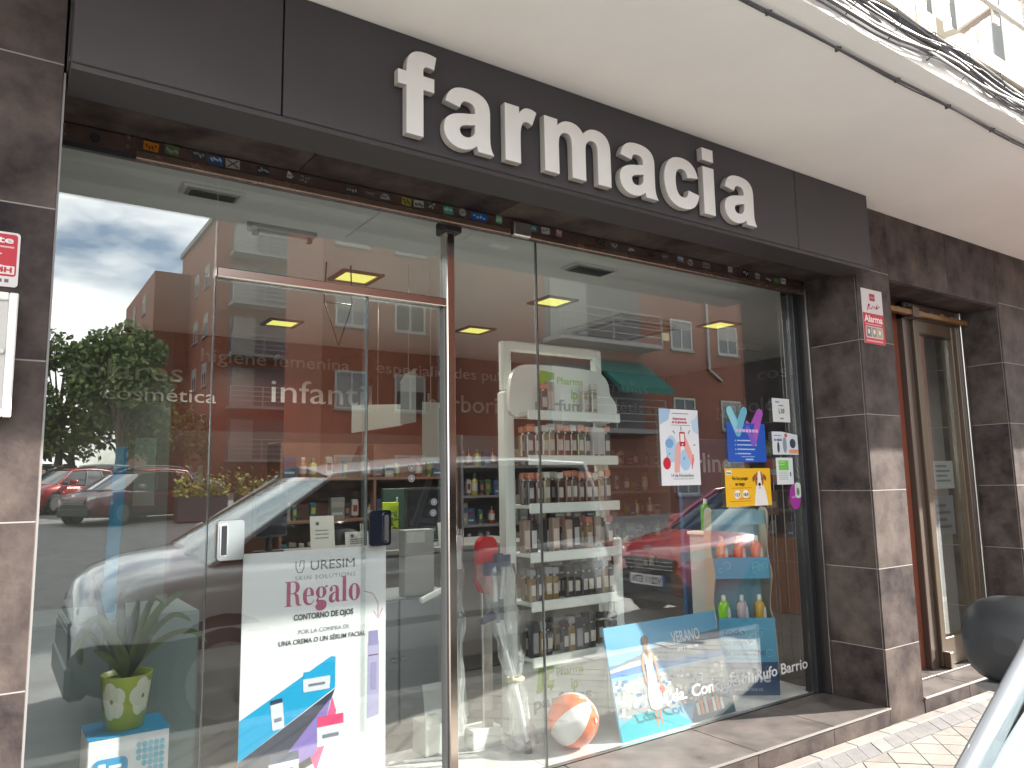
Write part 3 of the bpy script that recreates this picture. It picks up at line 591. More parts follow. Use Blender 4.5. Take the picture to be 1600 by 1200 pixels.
MB().cbox(.97, 1.30, .66, .75, CZ-.05, CZ-.0005, mat('fitting_grey', (.42, .42, .38), .4), .006).build('housing', t); MB().tube([(1.0, .70, CZ-.062), (1.27, .70, CZ-.062)], .012, WHITE, 10).build('tube', t); 
for xx in (1.0, 1.27): MB().box(xx-.012, xx+.012, .685, .715, CZ-.075, CZ-.0505, BLACK).build('holder', t)
t = thing('air_conditioner', 'square ceiling cassette air conditioner with slotted grille', 'air conditioner', (4.4, 1.75, CZ))
MB().cbox(4.0, 4.8, 1.35, 2.15, CZ-.03, CZ-.0005, mat('cassette', (.42, .40, .37), .5), .01).build('panel', t); MB().cbox(4.18, 4.62, 1.53, 1.97, CZ-.038, CZ-.0305, mat('cassette_grille', (.22, .2, .19), .5), .004).build('grille', t)
for k in range(4): M_ = Matrix.Translation((4.4, 1.75, 0)) @ Matrix.Rotation(k*math.pi/2, 4, 'Z'); MB().box(-.28, .28, -.35, -.29, CZ-.0335, CZ-.0305, BLACK, M_).build('slot', t)
t = thing('emergency_light', 'small white emergency light on the ceiling near the navy wall', 'light fitting', (6.1, 1.78, CZ)); MB().cbox(5.95, 6.25, 1.72, 1.84, CZ-.04, CZ-.0005, WHITE, .01).build('housing', t); MB().cbox(5.98, 6.22, 1.735, 1.825, CZ-.055, CZ-.0405, WPLAST, .004).build('diffuser', t)
t = thing('hanging_wire', 'thin black triangular hanger wire dangling from the ceiling', 'hanger', (1.63, 1.2, 2.26))
for p in ([(1.54, 1.2, 2.51), (1.71, 1.2, 2.51)], [(1.54, 1.2, 2.51), (1.63, 1.2, 2.26)], [(1.71, 1.2, 2.51), (1.63, 1.2, 2.26)], [(1.54, 1.2, 2.51), (1.55, 1.2, CZ)], [(1.71, 1.2, 2.51), (1.70, 1.2, CZ)]): MB().tube(p, .004, BLACK, 6).build('wire', t)

# ---- shelving with products
PAL = [(200, 190, 175), (170, 60, 50), (225, 222, 215), (70, 110, 150), (190, 160, 70), (90, 130, 80), (120, 70, 110), (210, 130, 100), (50, 60, 80), (160, 165, 170), (215, 200, 80), (60, 130, 140)]
protoM = []
def proto_mesh(mb, nm):
    me = bpy.data.meshes.new(nm); me.from_pydata(mb.v, [], mb.f)
    for m in mb.mats: me.materials.append(m)
    me.polygons.foreach_set('material_index', mb.m); me.polygons.foreach_set('use_smooth', mb.sm); me.update(); return me
rnd = random.Random(21)
for k in range(36):
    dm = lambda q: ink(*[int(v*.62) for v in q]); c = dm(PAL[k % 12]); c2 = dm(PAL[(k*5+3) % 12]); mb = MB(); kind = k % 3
    if kind == 0:
        w_, h_ = rnd.uniform(.05, .13), rnd.uniform(.10, .22); mb.cbox(-w_/2, w_/2, -.03, .03, 0, h_, c, .002); mb.box(-w_/2+.006, w_/2-.006, -.0312, -.0302, h_*.55, h_*.8, c2); mb.box(-w_/2+.01, w_/2-.02, -.0312, -.0302, h_*.2, h_*.3, ink(150, 150, 146)); nm = 'product_carton'
    elif kind == 1:
        r_, h_ = rnd.uniform(.022, .038), rnd.uniform(.14, .22); w_ = 2*r_; mb.lathe([(r_*.9, 0), (r_, .006), (r_, h_*.68), (r_*.5, h_*.78), (r_*.45, h_*.8)], (0, 0, 0), c, 12); mb.lathe([(r_*.55, h_*.8), (r_*.55, h_*.99), (r_*.45, h_)], (0, 0, 0), c2, 10); mb.lathe([(r_*1.01, h_*.2), (r_*1.015, h_*.21), (r_*1.015, h_*.55), (r_*1.01, h_*.56)], (0, 0, 0), ink(150, 148, 144), 12); nm = 'product_bottle'
    else:
        w_, h_ = rnd.uniform(.04, .06), rnd.uniform(.13, .19); mb.grid([[(-w_/2+w_*t*1, s_*.018*(1-z_), h_*.2+z_*h_*.8) for t in (0, .5, 1)] for z_ in (0, 1) for s_ in (-1,)], c); mb.prism([(-w_/2, -.018), (w_/2, -.018), (w_/2, .018), (-w_/2, .018)], h_*.15, h_*.9, c); mb.lathe([(w_*.36, 0), (w_*.38, h_*.14)], (0, 0, 0), c2, 10); mb.box(-w_*.35, w_*.35, -.0195, -.0185, h_*.35, h_*.7, c2); nm = 'product_tube'
    protoM.append((nm, proto_mesh(mb, nm), w_, ('beige', 'red', 'white', 'blue', 'ochre', 'green', 'plum', 'salmon', 'navy', 'grey', 'yellow', 'teal')[k % 12]))
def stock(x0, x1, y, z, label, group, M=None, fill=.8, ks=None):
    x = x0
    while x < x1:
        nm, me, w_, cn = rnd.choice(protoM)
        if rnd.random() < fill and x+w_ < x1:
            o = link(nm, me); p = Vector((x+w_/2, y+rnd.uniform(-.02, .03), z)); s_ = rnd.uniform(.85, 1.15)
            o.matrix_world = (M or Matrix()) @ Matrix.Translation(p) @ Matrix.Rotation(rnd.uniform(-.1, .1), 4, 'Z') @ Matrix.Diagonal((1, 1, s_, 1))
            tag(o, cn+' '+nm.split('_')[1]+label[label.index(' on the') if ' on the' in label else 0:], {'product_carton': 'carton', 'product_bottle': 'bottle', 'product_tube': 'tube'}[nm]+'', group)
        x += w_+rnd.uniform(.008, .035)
def shelving(name, label, x0, x1, y0, y1, levels, m, upr):
    t = thing(name, label, 'shelving', ((x0+x1)/2, (y0+y1)/2, FZ))
    MB().box(x0, x1, y1-.015, y1, FZ, levels[-1]+.32, m).build('back_panel', t)
    for z in levels: MB().cbox(x0+.001, x1-.001, y0, y1-.016, z-.025, z, m, .003).build('shelf', t)
    for x_ in upr: MB().cbox(x_-.012, x_+.012, y0-.004, y1-.0165, FZ, levels[-1]+.30, m, .003).build('upright', t)
    return t
SHM = mat('shelf_brown', (.12, .06, .042), .5, var=.15); SHN = mat('shelf_navy', (.035, .04, .07), .45); SHG = mat('shelf_grey', (.10, .095, .105), .5)
shelving('wall_shelving', 'brown wall shelving filled with cartons under the red frieze', 2.0, 3.72, 3.42, BY-.002, (.45, .80, 1.16, 1.52), SHM, (2.012, 2.86, 3.71))
shelving('wall_shelving', 'dark wall shelving of small goods behind the perfume stand', 3.76, 6.6, 3.42, BY-.002, (.45, .78, 1.05, 1.33, 1.62), SHG, (3.772, 4.7, 5.65, 6.588))
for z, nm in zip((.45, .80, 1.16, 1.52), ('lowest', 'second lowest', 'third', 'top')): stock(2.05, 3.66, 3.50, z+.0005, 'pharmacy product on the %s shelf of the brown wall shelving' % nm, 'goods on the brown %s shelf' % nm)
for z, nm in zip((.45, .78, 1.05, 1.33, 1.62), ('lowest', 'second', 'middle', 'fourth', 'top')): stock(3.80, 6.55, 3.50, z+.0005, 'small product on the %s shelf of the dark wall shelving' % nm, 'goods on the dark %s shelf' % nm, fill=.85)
# side wall shelving (runs along the navy wall)
sws = thing('side_shelving', 'low wooden shelving along the navy side wall', 'shelving', (6.85, 1.6, FZ)); WOOD = mat('cab_wood', (.16, .06, .03), .45, var=.3, vscale=4, stretch=(1, 1, .3))
MB().cbox(6.45, RXW-.002, .25, 3.3, FZ, .86, WOOD, .005).build('cabinet', sws)
for z in (1.12, 1.40, 1.68): MB().cbox(6.70, RXW-.002, .25, 3.3, z-.022, z, SHN, .003).build('shelf', sws)
for k in range(4): MB().cbox(6.441, 6.449, .27+k*.76, .27+k*.76+.74, FZ+.05, .83, WOOD, .002).build('cabinet_door', sws)
SM = lambda: Matrix(((0, 1, 0, 0), (-1, 0, 0, 0), (0, 0, 1, 0), (0, 0, 0, 1)))
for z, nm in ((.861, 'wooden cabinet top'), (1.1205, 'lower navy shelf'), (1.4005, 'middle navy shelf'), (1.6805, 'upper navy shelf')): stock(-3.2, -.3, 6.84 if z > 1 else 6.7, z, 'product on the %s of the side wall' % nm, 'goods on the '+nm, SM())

# ---- counter zone in the middle of the room
ct = thing('sales_counter', 'dark sales counter with pale top in the middle of the shop', 'counter', (2.5, 2.05, FZ))
MB().cbox(1.55, 3.4, 1.80, 2.35, FZ, .98, mat('counter_front', (.12, .11, .11), .5), .006).build('body', ct); MB().cbox(1.50, 3.45, 1.74, 2.40, .981, 1.02, mat('counter_top', (.20, .195, .19), .4), .006).build('top', ct)
MB().cbox(1.62, 3.33, 1.785, 1.799, .25, .90, mat('counter_panel', (.17, .15, .15), .5), .004).build('front_panel', ct)
def monitor(x, y, z, label, w_=.38, rz=0):
    t = thing('computer_monitor', label, 'monitor', (x, y, z)); M_ = FM(x, y, z, rz)
    MB().prism(rrect(-w_/2, .10, w_/2, .40, .01), -.025, .0, BLACK, M_).build('screen_case', t); MB().prism(rect(-w_/2+.015, .115, w_/2-.015, .385), .0005, .002, mat('screen_off', (.01, .012, .018), .12), M_).build('screen', t)
    MB().tube([(x, y+.03, z+.005), (x, y+.03, z+.2)], .02, BLACK).build('stand', t); MB().prism(ell(0, 0, .1, .07), 0, .01, BLACK, Matrix.Translation((x, y+.03, z))).build('foot', t)
monitor(1.55, 2.15, 1.021, 'black monitor turned away at the counter end', .30, .5); monitor(2.75, 2.2, 1.021, 'black computer monitor on the sales counter behind the post')
t = thing('display_panel', 'lime green display panel standing on the counter', 'display panel', (2.5, 2.33, 1.02)); MB().cbox(2.43, 2.56, 2.32, 2.335, 1.021, 1.32, ink(165, 190, 40), .003).build('panel', t); MB().cbox(2.42, 2.57, 2.29, 2.375, 1.0205, 1.035, WPLAST, .003).build('foot', t)
t = thing('medicine_rack', 'dark green rack with pale hooks behind the counter', 'rack', (2.85, 2.7, FZ)); GRN = mat('rack_green', (.02, .05, .04), .5); MB().cbox(2.60, 3.15, 2.68, 2.72, FZ, 1.42, GRN, .004).build('panel', t)
for i in range(3):
    for j in range(3): MB().tube([(2.70+i*.17, 2.68, 1.30-j*.12), (2.70+i*.17, 2.64, 1.31-j*.12), (2.70+i*.17, 2.635, 1.35-j*.12)], .008, WPLAST, 6).build('hook', t)
def leaflet(x, y, z, w_, h_, label, col=(212, 210, 205), rz=0, lines=3):
    P = Poster('leaflet_holder', label, 'leaflet holder', FM(x, y, z, rz, .15), w_, h_, ink(*col), .002)
    P.shape(ell(w_*.3, h_*.8, .012, .012, 12), ink(90, 100, 100)); 
    for k in range(lines): P.shape(rect(w_*.2, h_*(.6-k*.1), w_*.75, h_*(.6-k*.1)+.008), ink(140, 140, 140))
    MB().box(0, w_, 0, .03, -.045, -.0016, mat('acrylic', (.55, .56, .56), .2), P.M).build('holder', P.o); P.done()
leaflet(1.70, 1.80, 1.021, .16, .24, 'blank white leaflet holder at the counter edge'); leaflet(1.92, 1.77, 1.021, .16, .13, 'low white leaflet holder in front of pen cup'); leaflet(2.15, 1.78, 1.021, .18, .13, 'grey folded leaflet on the counter', (150, 150, 150)); leaflet(2.62, 1.80, 1.021, .12, .16, 'small white notice beside the chrome door handle')
t = thing('pen_cup', 'dark pen cup with pens on the counter', 'pen cup', (2.12, 1.95, 1.021)); MB().lathe([(.035, 0), (.04, .1), (.037, .1), (.033, .01)], (2.12, 1.95, 1.021), BLACK, 14).build('cup', t)
for k in range(4): MB().tube([(2.11+k*.008, 1.95, 1.04), (2.09+k*.02, 1.94+k*.01, 1.19)], .004, ink(*PAL[k*2]), 6).build('pen', t)
t = thing('potted_herb', 'small leafy plant in red pot on the counter', 'plant', (2.32, 1.98, 1.021)); MB().lathe([(.04, 0), (.055, .10), (.05, .10), (.04, .02)], (2.32, 1.98, 1.021), ink(120, 40, 45), 14).build('pot', t)
lf = MB(); LEAFM = mat('leaf_green', (.06, .13, .035), .5, var=.3, vscale=20)
for k in range(40):
    c = Vector((2.32, 1.98, 1.14))+Vector((rnd.gauss(0, .035), rnd.gauss(0, .035), rnd.uniform(0, .12))); a = Vector((rnd.uniform(-1, 1), rnd.uniform(-1, 1), rnd.uniform(-.3, 1))).normalized()*.025; b = a.cross(Vector((rnd.uniform(-1, 1), rnd.uniform(-1, 1), .3))).normalized()*.009
    lf.add([c-a, c+b, c+a, c-b], [(0, 1, 2, 3)], LEAFM)
lf.build('foliage', t)
# hanging paper signs (backs of sheets hung inside)
for x_, y_, z_, w_, h_, ol, lb in ((1.93, 1.0, 1.79, .10, .335, [(0, 0), (.1, .02), (.1, .335), (.03, .30), (0, .25)], 'curved pale card hanging just inside by the steel post'), (2.07, 1.0, 1.585, .115, .345, None, 'long pale sheet hanging beside the curved card'), (1.88, 1.6, 1.78, .36, .2, [(0, 0), (.36, .06), (.36, .2), (0, .18)], 'grey tilted sheet hanging above the counter'), (.54, .9, 1.375, .09, .31, None, 'narrow greenish sheet taped inside the window near the blue banner')):
    P = Poster('hanging_sheet', lb, 'sheet', FM(x_, y_, z_), w_, h_, ink(150, 153, 147) if x_ > 1 else ink(150, 165, 150), .0015, outline=ol); P.done()
    if z_+h_ < 2.6 and x_ > 1: MB().tube([(x_+w_/2, y_+.0008, z_+h_-.05), (x_+w_/2, y_+.0008, CZ)], .0012, STEEL, 5).build('thread', P.o)

# ================================================================== POSTERS ON THE GLASS
PW = ink(236, 236, 238)
P = Poster('gift_poster', 'tall white skincare gift poster with pink Regalo lettering on the door glass', 'poster', FM(.806, .034, .30), .585, .90, PW, .003)
pk = ink(178, 62, 112); gy = ink(70, 68, 76); lg = ink(150, 150, 155)
def U(px, py):   # poster-local fractions
    return (px*.585, py*.90)
P.shape(stroke([U(.345, .955), U(.345, .925), U(.36, .905), U(.385, .905), U(.40, .925), U(.40, .955), U(.375, .955), U(.37, .93)], .004), gy, 1)
P.text('URESIM', *U(.445, .912), .052, gy, .185); P.text('SKIN SOLUTIONS', *U(.34, .872), .024, lg, .25, sp=1.2)
REG = [('M 20 0 L 20 25 L 85 25 L 85 675 L 20 675 L 20 700 L 330 700 C 480 700 560 640 560 530 C 560 430 500 375 400 360 C 490 350 530 300 540 200 C 545 100 560 30 600 25 L 640 25 L 640 0 L 560 0 C 440 0 420 60 415 170 C 410 290 390 345 290 345 L 225 345 L 225 25 L 290 25 L 290 0', 'M 225 370 L 225 675 L 300 675 C 390 675 415 630 415 530 C 415 420 385 370 300 370', 650),
 ('M 440 130 C 410 60 370 30 310 30 C 210 30 180 120 180 245 L 455 245 C 460 400 390 490 260 490 C 120 490 35 390 35 240 C 35 90 120 -12 265 -12 C 360 -12 430 40 460 125', 'M 182 270 L 325 270 C 325 400 310 465 258 465 C 205 465 182 400 182 270', 490),
 ('M 35 320 C 35 420 110 490 235 490 C 290 490 335 475 365 450 C 385 490 410 510 450 510 L 480 505 L 480 450 L 430 455 C 415 455 400 450 390 430 C 420 400 435 365 435 320 C 435 220 350 160 235 160 C 200 160 170 165 150 172 C 130 160 125 145 130 130 C 140 105 180 105 260 100 C 380 95 450 60 450 -30 C 450 -140 350 -200 225 -200 C 90 -200 20 -150 20 -85 C 20 -30 60 0 120 10 C 60 30 45 60 50 95 C 55 130 80 155 115 185 C 65 215 35 260 35 320', 'M 170 325 C 170 230 185 185 235 185 C 285 185 300 230 300 325 C 300 420 285 465 235 465 C 185 465 170 420 170 325', 490),
 ('M 70 360 C 70 330 95 310 130 310 C 170 310 190 335 190 365 C 190 400 170 410 170 430 C 170 455 200 465 235 465 C 290 465 305 430 305 360 L 305 300 C 200 285 40 250 40 110 C 40 35 95 -12 175 -12 C 240 -12 290 20 310 75 C 315 20 350 -10 410 -10 C 460 -10 490 20 500 60 L 480 65 C 470 40 460 35 450 35 C 440 35 435 45 435 70 L 435 340 C 435 440 370 490 260 490 C 150 490 70 440 70 360', 'M 305 275 L 305 120 C 290 70 265 50 235 50 C 195 50 180 80 180 130 C 180 210 230 255 305 275', 505),
 ('M 20 0 L 20 25 L 80 25 L 80 705 L 20 705 L 20 730 L 215 740 L 215 25 L 275 25 L 275 0', None, 290),
 ('M 35 239 C 35 390 130 490 260 490 C 390 490 485 390 485 239 C 485 88 390 -12 260 -12 C 130 -12 35 88 35 239', 'M 180 239 C 180 400 200 465 260 465 C 320 465 340 400 340 239 C 340 78 320 13 260 13 C 200 13 180 78 180 239', 520)]
adv = 0
for o1, o2, a_ in REG:
    c = bpy.data.curves.new('lettering', 'CURVE'); c.dimensions = '2D'; c.fill_mode = 'BOTH'; c.extrude = .0002
    for o_ in (o1, o2):
        if not o_: continue
        pts = outline(o_)
        if math.hypot(pts[0][0]-pts[-1][0], pts[0][1]-pts[-1][1]) < 1: pts = pts[:-1]
        s = c.splines.new('POLY'); s.points.add(len(pts)-1); s.use_cyclic_u = True
        for q, p in zip(s.points, pts): q.co = ((adv+p[0])*.000107, p[1]*.000135, 0, 1)
    ob = bpy.data.objects.new('lettering', c); me = bpy.data.meshes.new_from_object(ob); bpy.data.objects.remove(ob); bpy.data.curves.remove(c)
    me.transform(P.M @ Matrix.Translation((*U(.27, .765), .0014))); me.materials.clear(); me.materials.append(pk); link('lettering', me, P.o); adv += a_; P.text('CONTORNO DE OJOS', *U(.335, .705), .030, gy, .245, off=.0009)
P.text('POR LA COMPRA DE', *U(.37, .645), .024, lg, .21); P.text('UNA CREMA O UN SÉRUM FACIAL', *U(.24, .605), .026, gy, .355, off=.0003)
P.shape(stroke([U(.83, .80), U(.90, .785), U(.94, .74), U(.94, .68)], .003), pk, 1); P.shape(stroke([U(.91, .705), U(.94, .67), U(.975, .715)], .003), pk, 2)
cy_ = ink(20, 165, 215); pu = ink(135, 115, 190); hp = ink(232, 80, 140); nv = ink(58, 62, 80); wl = ink(222, 225, 232)
P.shape([U(.0, .17), U(.63, .40), U(.63, .53), U(.60, .535), U(.0, .33)], cy_, 1); P.shape([U(0, 0), U(.0, .17), U(.63, .395), U(.60, .35), U(.36, .16), U(.13, .0)], nv, 2)
P.shape([U(.13, 0), U(.30, .16), U(.60, .36), U(.50, .10), U(.44, 0)], pu, 3); P.shape([U(.33, 0), U(.52, .17), U(.61, .36), U(.64, .30), U(.52, .10), U(.47, 0)], hp, 4)
def jar(cx, cyy, w_, h_, cap, rot=0, lid=.35):
    M2 = lambda x, y: (U(cx, cyy)[0]+x*math.cos(rot)-y*math.sin(rot), U(cx, cyy)[1]+x*math.sin(rot)+y*math.cos(rot))
    P.shape([M2(-w_/2, 0), M2(w_/2, 0), M2(w_/2*1.05, h_*(1-lid)), M2(-w_/2*1.05, h_*(1-lid))], wl, 5); P.shape([M2(-w_/2*1.02, h_*(1-lid)), M2(w_/2*1.02, h_*(1-lid)), M2(w_/2, h_), M2(-w_/2, h_)], cap, 5)
    P.shape([M2(-w_*.32, h_*.25), M2(w_*.32, h_*.25), M2(w_*.32, h_*.38), M2(-w_*.32, h_*.38)], ink(120, 125, 140), 6)
jar(.50, .40, .105, .075, cy_); jar(.25, .27, .045, .11, ink(40, 55, 80), .1, .15); jar(.60, .165, .105, .11, ink(220, 50, 110)); jar(.29, .07, .11, .09, ink(60, 75, 105)); jar(.30, -.0, .12, .045, ink(190, 90, 175), 0, .5); jar(.48, .02, .05, .10, ink(45, 45, 55), .35, .3); jar(.06, .005, .05, .08, ink(60, 70, 90), .3, .25)
M2 = [U(.86, .24), U(.95, .25), U(.95, .57), U(.865, .57)]
P.shape(M2, ink(186, 180, 214), 2); P.shape([U(.87, .555), U(.945, .555), U(.94, .62), U(.87, .62)], ink(150, 142, 190), 3); P.shape([U(.87, .51), U(.945, .51), U(.945, .515), U(.87, .515)], ink(130, 90, 140), 4); P.shape(rect(*U(.885, .36), *U(.93, .48)), ink(165, 158, 200), 4)
P.done()

P = Poster('diabetes_poster', 'white poster with illustrated hands and glucose meter taped on the glass', 'poster', FM(2.995, -.0017, 1.418), .307, .42, ink(232, 234, 238), .0012)
P.shape([(0, .42), (.09, .42), (.07, .36), (0, .33)], ink(170, 200, 228)); P.shape([(.307, .40), (.28, .37), (.25, .36), (.26, .30), (.307, .28)], ink(190, 214, 236)); P.shape(ell(.085, .20, .045, .075, 18), ink(178, 208, 234)); P.shape(ell(.19, .14, .045, .06, 18), ink(170, 205, 235)); P.shape(ell(.07, .23, .032, .026), ink(120, 170, 215), 2)
skin = ink(232, 172, 165); P.shape([(.10, .07), (.14, .07), (.155, .18), (.165, .24), (.135, .24), (.11, .19)], skin, 3); P.shape([(.17, .24), (.195, .27), (.215, .24), (.265, .14), (.245, .10), (.205, .17)], ink(240, 170, 160), 3)
P.shape(rrect(.15, .215, .195, .295, .006), ink(190, 40, 65), 4); P.shape(rect(.157, .24, .188, .285), ink(240, 235, 235), 5); P.shape(ell(.172, .225, .006, .005, 8), ink(240, 230, 230), 5)
P.shape(ell(.045, .12, .03, .033), ink(205, 35, 60), 3); P.shape(stroke([(.045, .145), (.05, .165)], .006), ink(205, 35, 60), 4); P.shape(stroke([(.24, .09), (.255, .17)], .006), ink(200, 60, 80), 5)
for a in ((.10, .30, .115, .285), (.165, .325, .165, .30), (.235, .305, .22, .285), (.26, .22, .275, .225), (.06, .17, .07, .175), (.18, .155, .18, .14)): P.shape(stroke([(a[0], a[1]), (a[2], a[3])], .006), ink(70, 90, 130), 5)
P.text('Importancia', .105, .362, .02, ink(200, 50, 80), .105, off=.0005); P.text('de la glucemia', .095, .343, .02, ink(200, 50, 80), .12, off=.0005); P.text('14 de Noviembre', .075, .045, .028, ink(70, 70, 80), .175); P.shape(rect(.09, .033, .25, .037), ink(160, 160, 165))
P.shape(rect(.10, .395, .23, .399), ink(120, 120, 150)); P.shape(rect(.09, .33, .24, .333), ink(140, 110, 130)); P.done()

P = Poster('campaign_poster', 'royal blue poster topped by a teal and a purple letter V', 'poster', FM(3.545, -.0017, 1.545), .36, .215, ink(40, 92, 190), .0012, outline=rrect(0, 0, .35, .232, .012))
def cap(pts, wd, m, l):
    P.shape(stroke(pts, wd), m, l); P.shape(ell(*pts[0], wd/2, wd/2, 14), m, l+1); P.shape(ell(*pts[-1], wd/2, wd/2, 14), m, l+1)
MB().prism(stroke([(.03, .305), (.10, .19)], .055)[:2]+stroke([(.10, .19), (.165, .305)], .055)[1:2]+[(.19, .32), (.165, .333), (.14, .32), (.10, .25), (.055, .32), (.03, .332), (.006, .318)], -.0010, -.0002, ink(118, 190, 215), P.M).build('sheet', P.o)
MB().prism([(.16, .19), (.22, .16), (.245, .165), (.34, .29), (.335, .315), (.31, .325), (.285, .315), (.22, .23), (.18, .25)], -.0010, -.0002, ink(176, 92, 190), P.M).build('sheet', P.o)
cap([(.03, .305), (.10, .175)], .05, ink(150, 212, 228), 1); cap([(.165, .305), (.10, .175)], .05, ink(115, 185, 212), 3); cap([(.31, .295), (.235, .12)], .052, ink(178, 92, 192), 5); cap([(.185, .20), (.235, .12)], .04, ink(130, 100, 205), 7)
[P.shape(rect(.075+k*.03, .178, .099+k*.03, .196), ink(225, 190, 235), 12) for k in range(7)]
for k in range(4): P.shape(rect(.085, .125-k*.026, .085+(.13, .18, .16, .12)[k], .132-k*.026), ink(190, 205, 240), 2); P.shape(ell(.07, .128-k*.026, .006, .006, 8), ink(120, 190, 240), 2)
P.shape(rect(.12, .03, .24, .035), ink(160, 180, 230), 2); P.shape(rect(.155, .012, .225, .02), ink(190, 205, 240), 2); P.done()

P = Poster('dog_poster', 'yellow pet offer poster with a brown and white dog', 'poster', FM(3.508, -.0017, 1.287), .412, .222, ink(245, 190, 40), .0012)
P.shape(rrect(.008, .185, .06, .21, .01), ink(245, 240, 225)); P.text('Oferta', .012, .191, .014, ink(60, 60, 60), .042, off=.0004); P.text('No los pongas', .06, .155, .028, ink(70, 60, 20), .14, off=.0008); P.text('en riesgo', .085, .122, .028, ink(70, 60, 20), .085, off=.0008)
P.shape(rect(.05, .105, .23, .109), ink(200, 130, 20)); P.shape(ell(.10, .07, .028, .026), ink(248, 244, 235)); P.shape(ell(.175, .07, .028, .026), ink(248, 244, 235)); P.text('12,9', .08, .06, .026, ink(40, 40, 40), .042, layer=5, off=.0006); P.text('18,9', .155, .06, .026, ink(40, 40, 40), .042, layer=5, off=.0006); P.shape(rect(.03, .028, .22, .032), ink(200, 120, 20)); P.shape(rrect(.10, .04, .22, .05, .004), ink(235, 150, 40))
wh = ink(240, 236, 230); br = ink(175, 105, 60); P.shape([(.25, .0), (.38, .0), (.365, .07), (.345, .12), (.275, .12), (.26, .06)], wh, 2); P.shape(ell(.305, .155, .042, .05), br, 3); P.shape([(.268, .19), (.24, .165), (.245, .14), (.268, .155)], ink(150, 88, 50), 4); P.shape([(.342, .19), (.372, .17), (.37, .145), (.345, .158)], ink(150, 88, 50), 4); P.shape([(.294, .205), (.316, .205), (.325, .14), (.33, .11), (.305, .095), (.28, .11), (.286, .14)], wh, 5)
P.shape(ell(.305, .125, .013, .011, 10), ink(35, 28, 26), 6); P.shape(ell(.283, .158, .006, .007, 8), ink(30, 22, 20), 6); P.shape(ell(.327, .158, .006, .007, 8), ink(30, 22, 20), 6); P.shape(stroke([(.295, .107), (.305, .102), (.315, .107)], .004), ink(60, 45, 45), 6); P.done()

P = Poster('rota_sheet', 'white sheet marked L10 beside the blue campaign poster', 'notice', FM(3.982, -.0017, 1.795), .172, .148, ink(228, 228, 226)); P.text('L10', .06, .055, .042, ink(30, 30, 34), .055, off=.001); P.shape(rect(.03, .12, .07, .13), ink(120, 160, 200)); P.shape(rect(.06, .10, .11, .107), ink(130, 130, 130)); P.shape(rect(.07, .018, .105, .026), ink(120, 120, 120)); P.done()
P = Poster('health_leaflet', 'pale leaflet of medical devices with orange corner on the glass', 'notice', FM(3.962, -.0017, 1.592), .275, .142, ink(222, 226, 232), outline=[(0, 0), (.275, 0), (.275, .09), (.25, .125), (.10, .142), (0, .142)]); P.text('tu salud', .015, .085, .026, ink(70, 90, 140), .075, off=.0006); P.shape(ell(.055, .045, .012, .035), ink(60, 62, 70)); P.shape(ell(.12, .06, .02, .05), ink(150, 155, 165)); P.shape(ell(.20, .07, .03, .03), ink(70, 75, 90)); P.shape(ell(.135, .12, .015, .013), ink(220, 90, 90), 2); P.shape(rrect(.16, .008, .27, .032, .008), ink(236, 160, 130), 2); P.shape(rect(.015, .115, .09, .12), ink(120, 130, 150)); P.done()
P = Poster('green_notice', 'white notice with green heading block low on the glass', 'notice', FM(3.985, -.0017, 1.408), .165, .165, ink(226, 232, 230)); P.shape(rect(.022, .088, .12, .148), ink(120, 200, 80)); P.shape(rect(.03, .12, .08, .126), ink(190, 230, 160), 2); P.shape(rect(.03, .135, .09, .141), ink(190, 230, 160), 2)
for k in range(5): P.shape(rect(.022, .03+k*.011, .11, .034+k*.011), ink(170, 178, 180))
P.shape(rect(.13, .05, .142, .075), ink(90, 90, 100)); P.done()
P = Poster('round_tag', 'purple oval tag with white label at the window edge', 'tag', FM(4.10, -.0017, 1.262), .125, .16, ink(170, 60, 160), outline=ell(.055, .07, .055, .08)); P.shape(rrect(.055, .06, .115, .155, .02), ink(215, 225, 215)); P.shape(ell(.085, .10, .014, .025), ink(110, 130, 110), 2); P.text('2X1', .02, .06, .02, ink(240, 220, 240), .03); P.done()
# faded sheets further back behind the leaflets
for k, (x_, y_, z_, c) in enumerate(((4.35, .35, 1.42, (190, 80, 80)), (4.45, .35, 1.60, (90, 95, 130)), (4.30, .34, 1.20, (150, 120, 100)))):
    P = Poster('back_card', ('reddish', 'dusky blue', 'tan')[k]+' card standing behind the window leaflets', 'card', FM(x_, y_, z_), .14, .16, ink(*c)); P.shape(rect(.02, .05, .12, .09), ink(200, 195, 190)); P.done()
    MB().tube([(x_+.07, y_+.002, z_+.08), (x_+.07, y_+.01, FZ+.001)], .004, STEEL, 6).build('stem', P.o)

# ================================================================== PERFUME STAND
ps = thing('perfume_stand', 'tall white perfume display stand with cloud shaped header and five shelves', 'display stand', (2.66, .6, FZ))
SW = mat('stand_white', (.76, .78, .72), .4, var=.04); SGREY = mat('stand_back', (.30, .31, .30), .5)
MB().cbox(2.29, 2.355, .585, .67, FZ, 1.95, SW, .012).build('side_panel', ps); MB().cbox(2.975, 3.03, .585, .67, FZ, 1.95, SW, .012).build('side_panel', ps)
MB().cbox(2.30, 2.365, .62, .665, 1.951, 2.235, SW, .01).build('top_frame', ps); MB().cbox(2.965, 3.03, .62, .665, 1.951, 2.235, SW, .01).build('top_frame', ps); MB().cbox(2.345, 2.985, .621, .664, 2.18, 2.24, SW, .012).build('top_frame', ps)
hdr = [(0, .03), (.06, 0), (.14, .0), (.55, -.0), (.70, -.02), (.76, .0), (.79, .06), (.775, .12), (.735, .15), (.73, .22), (.69, .275), (.60, .30), (.14, .305), (.06, .28), (.02, .22)]
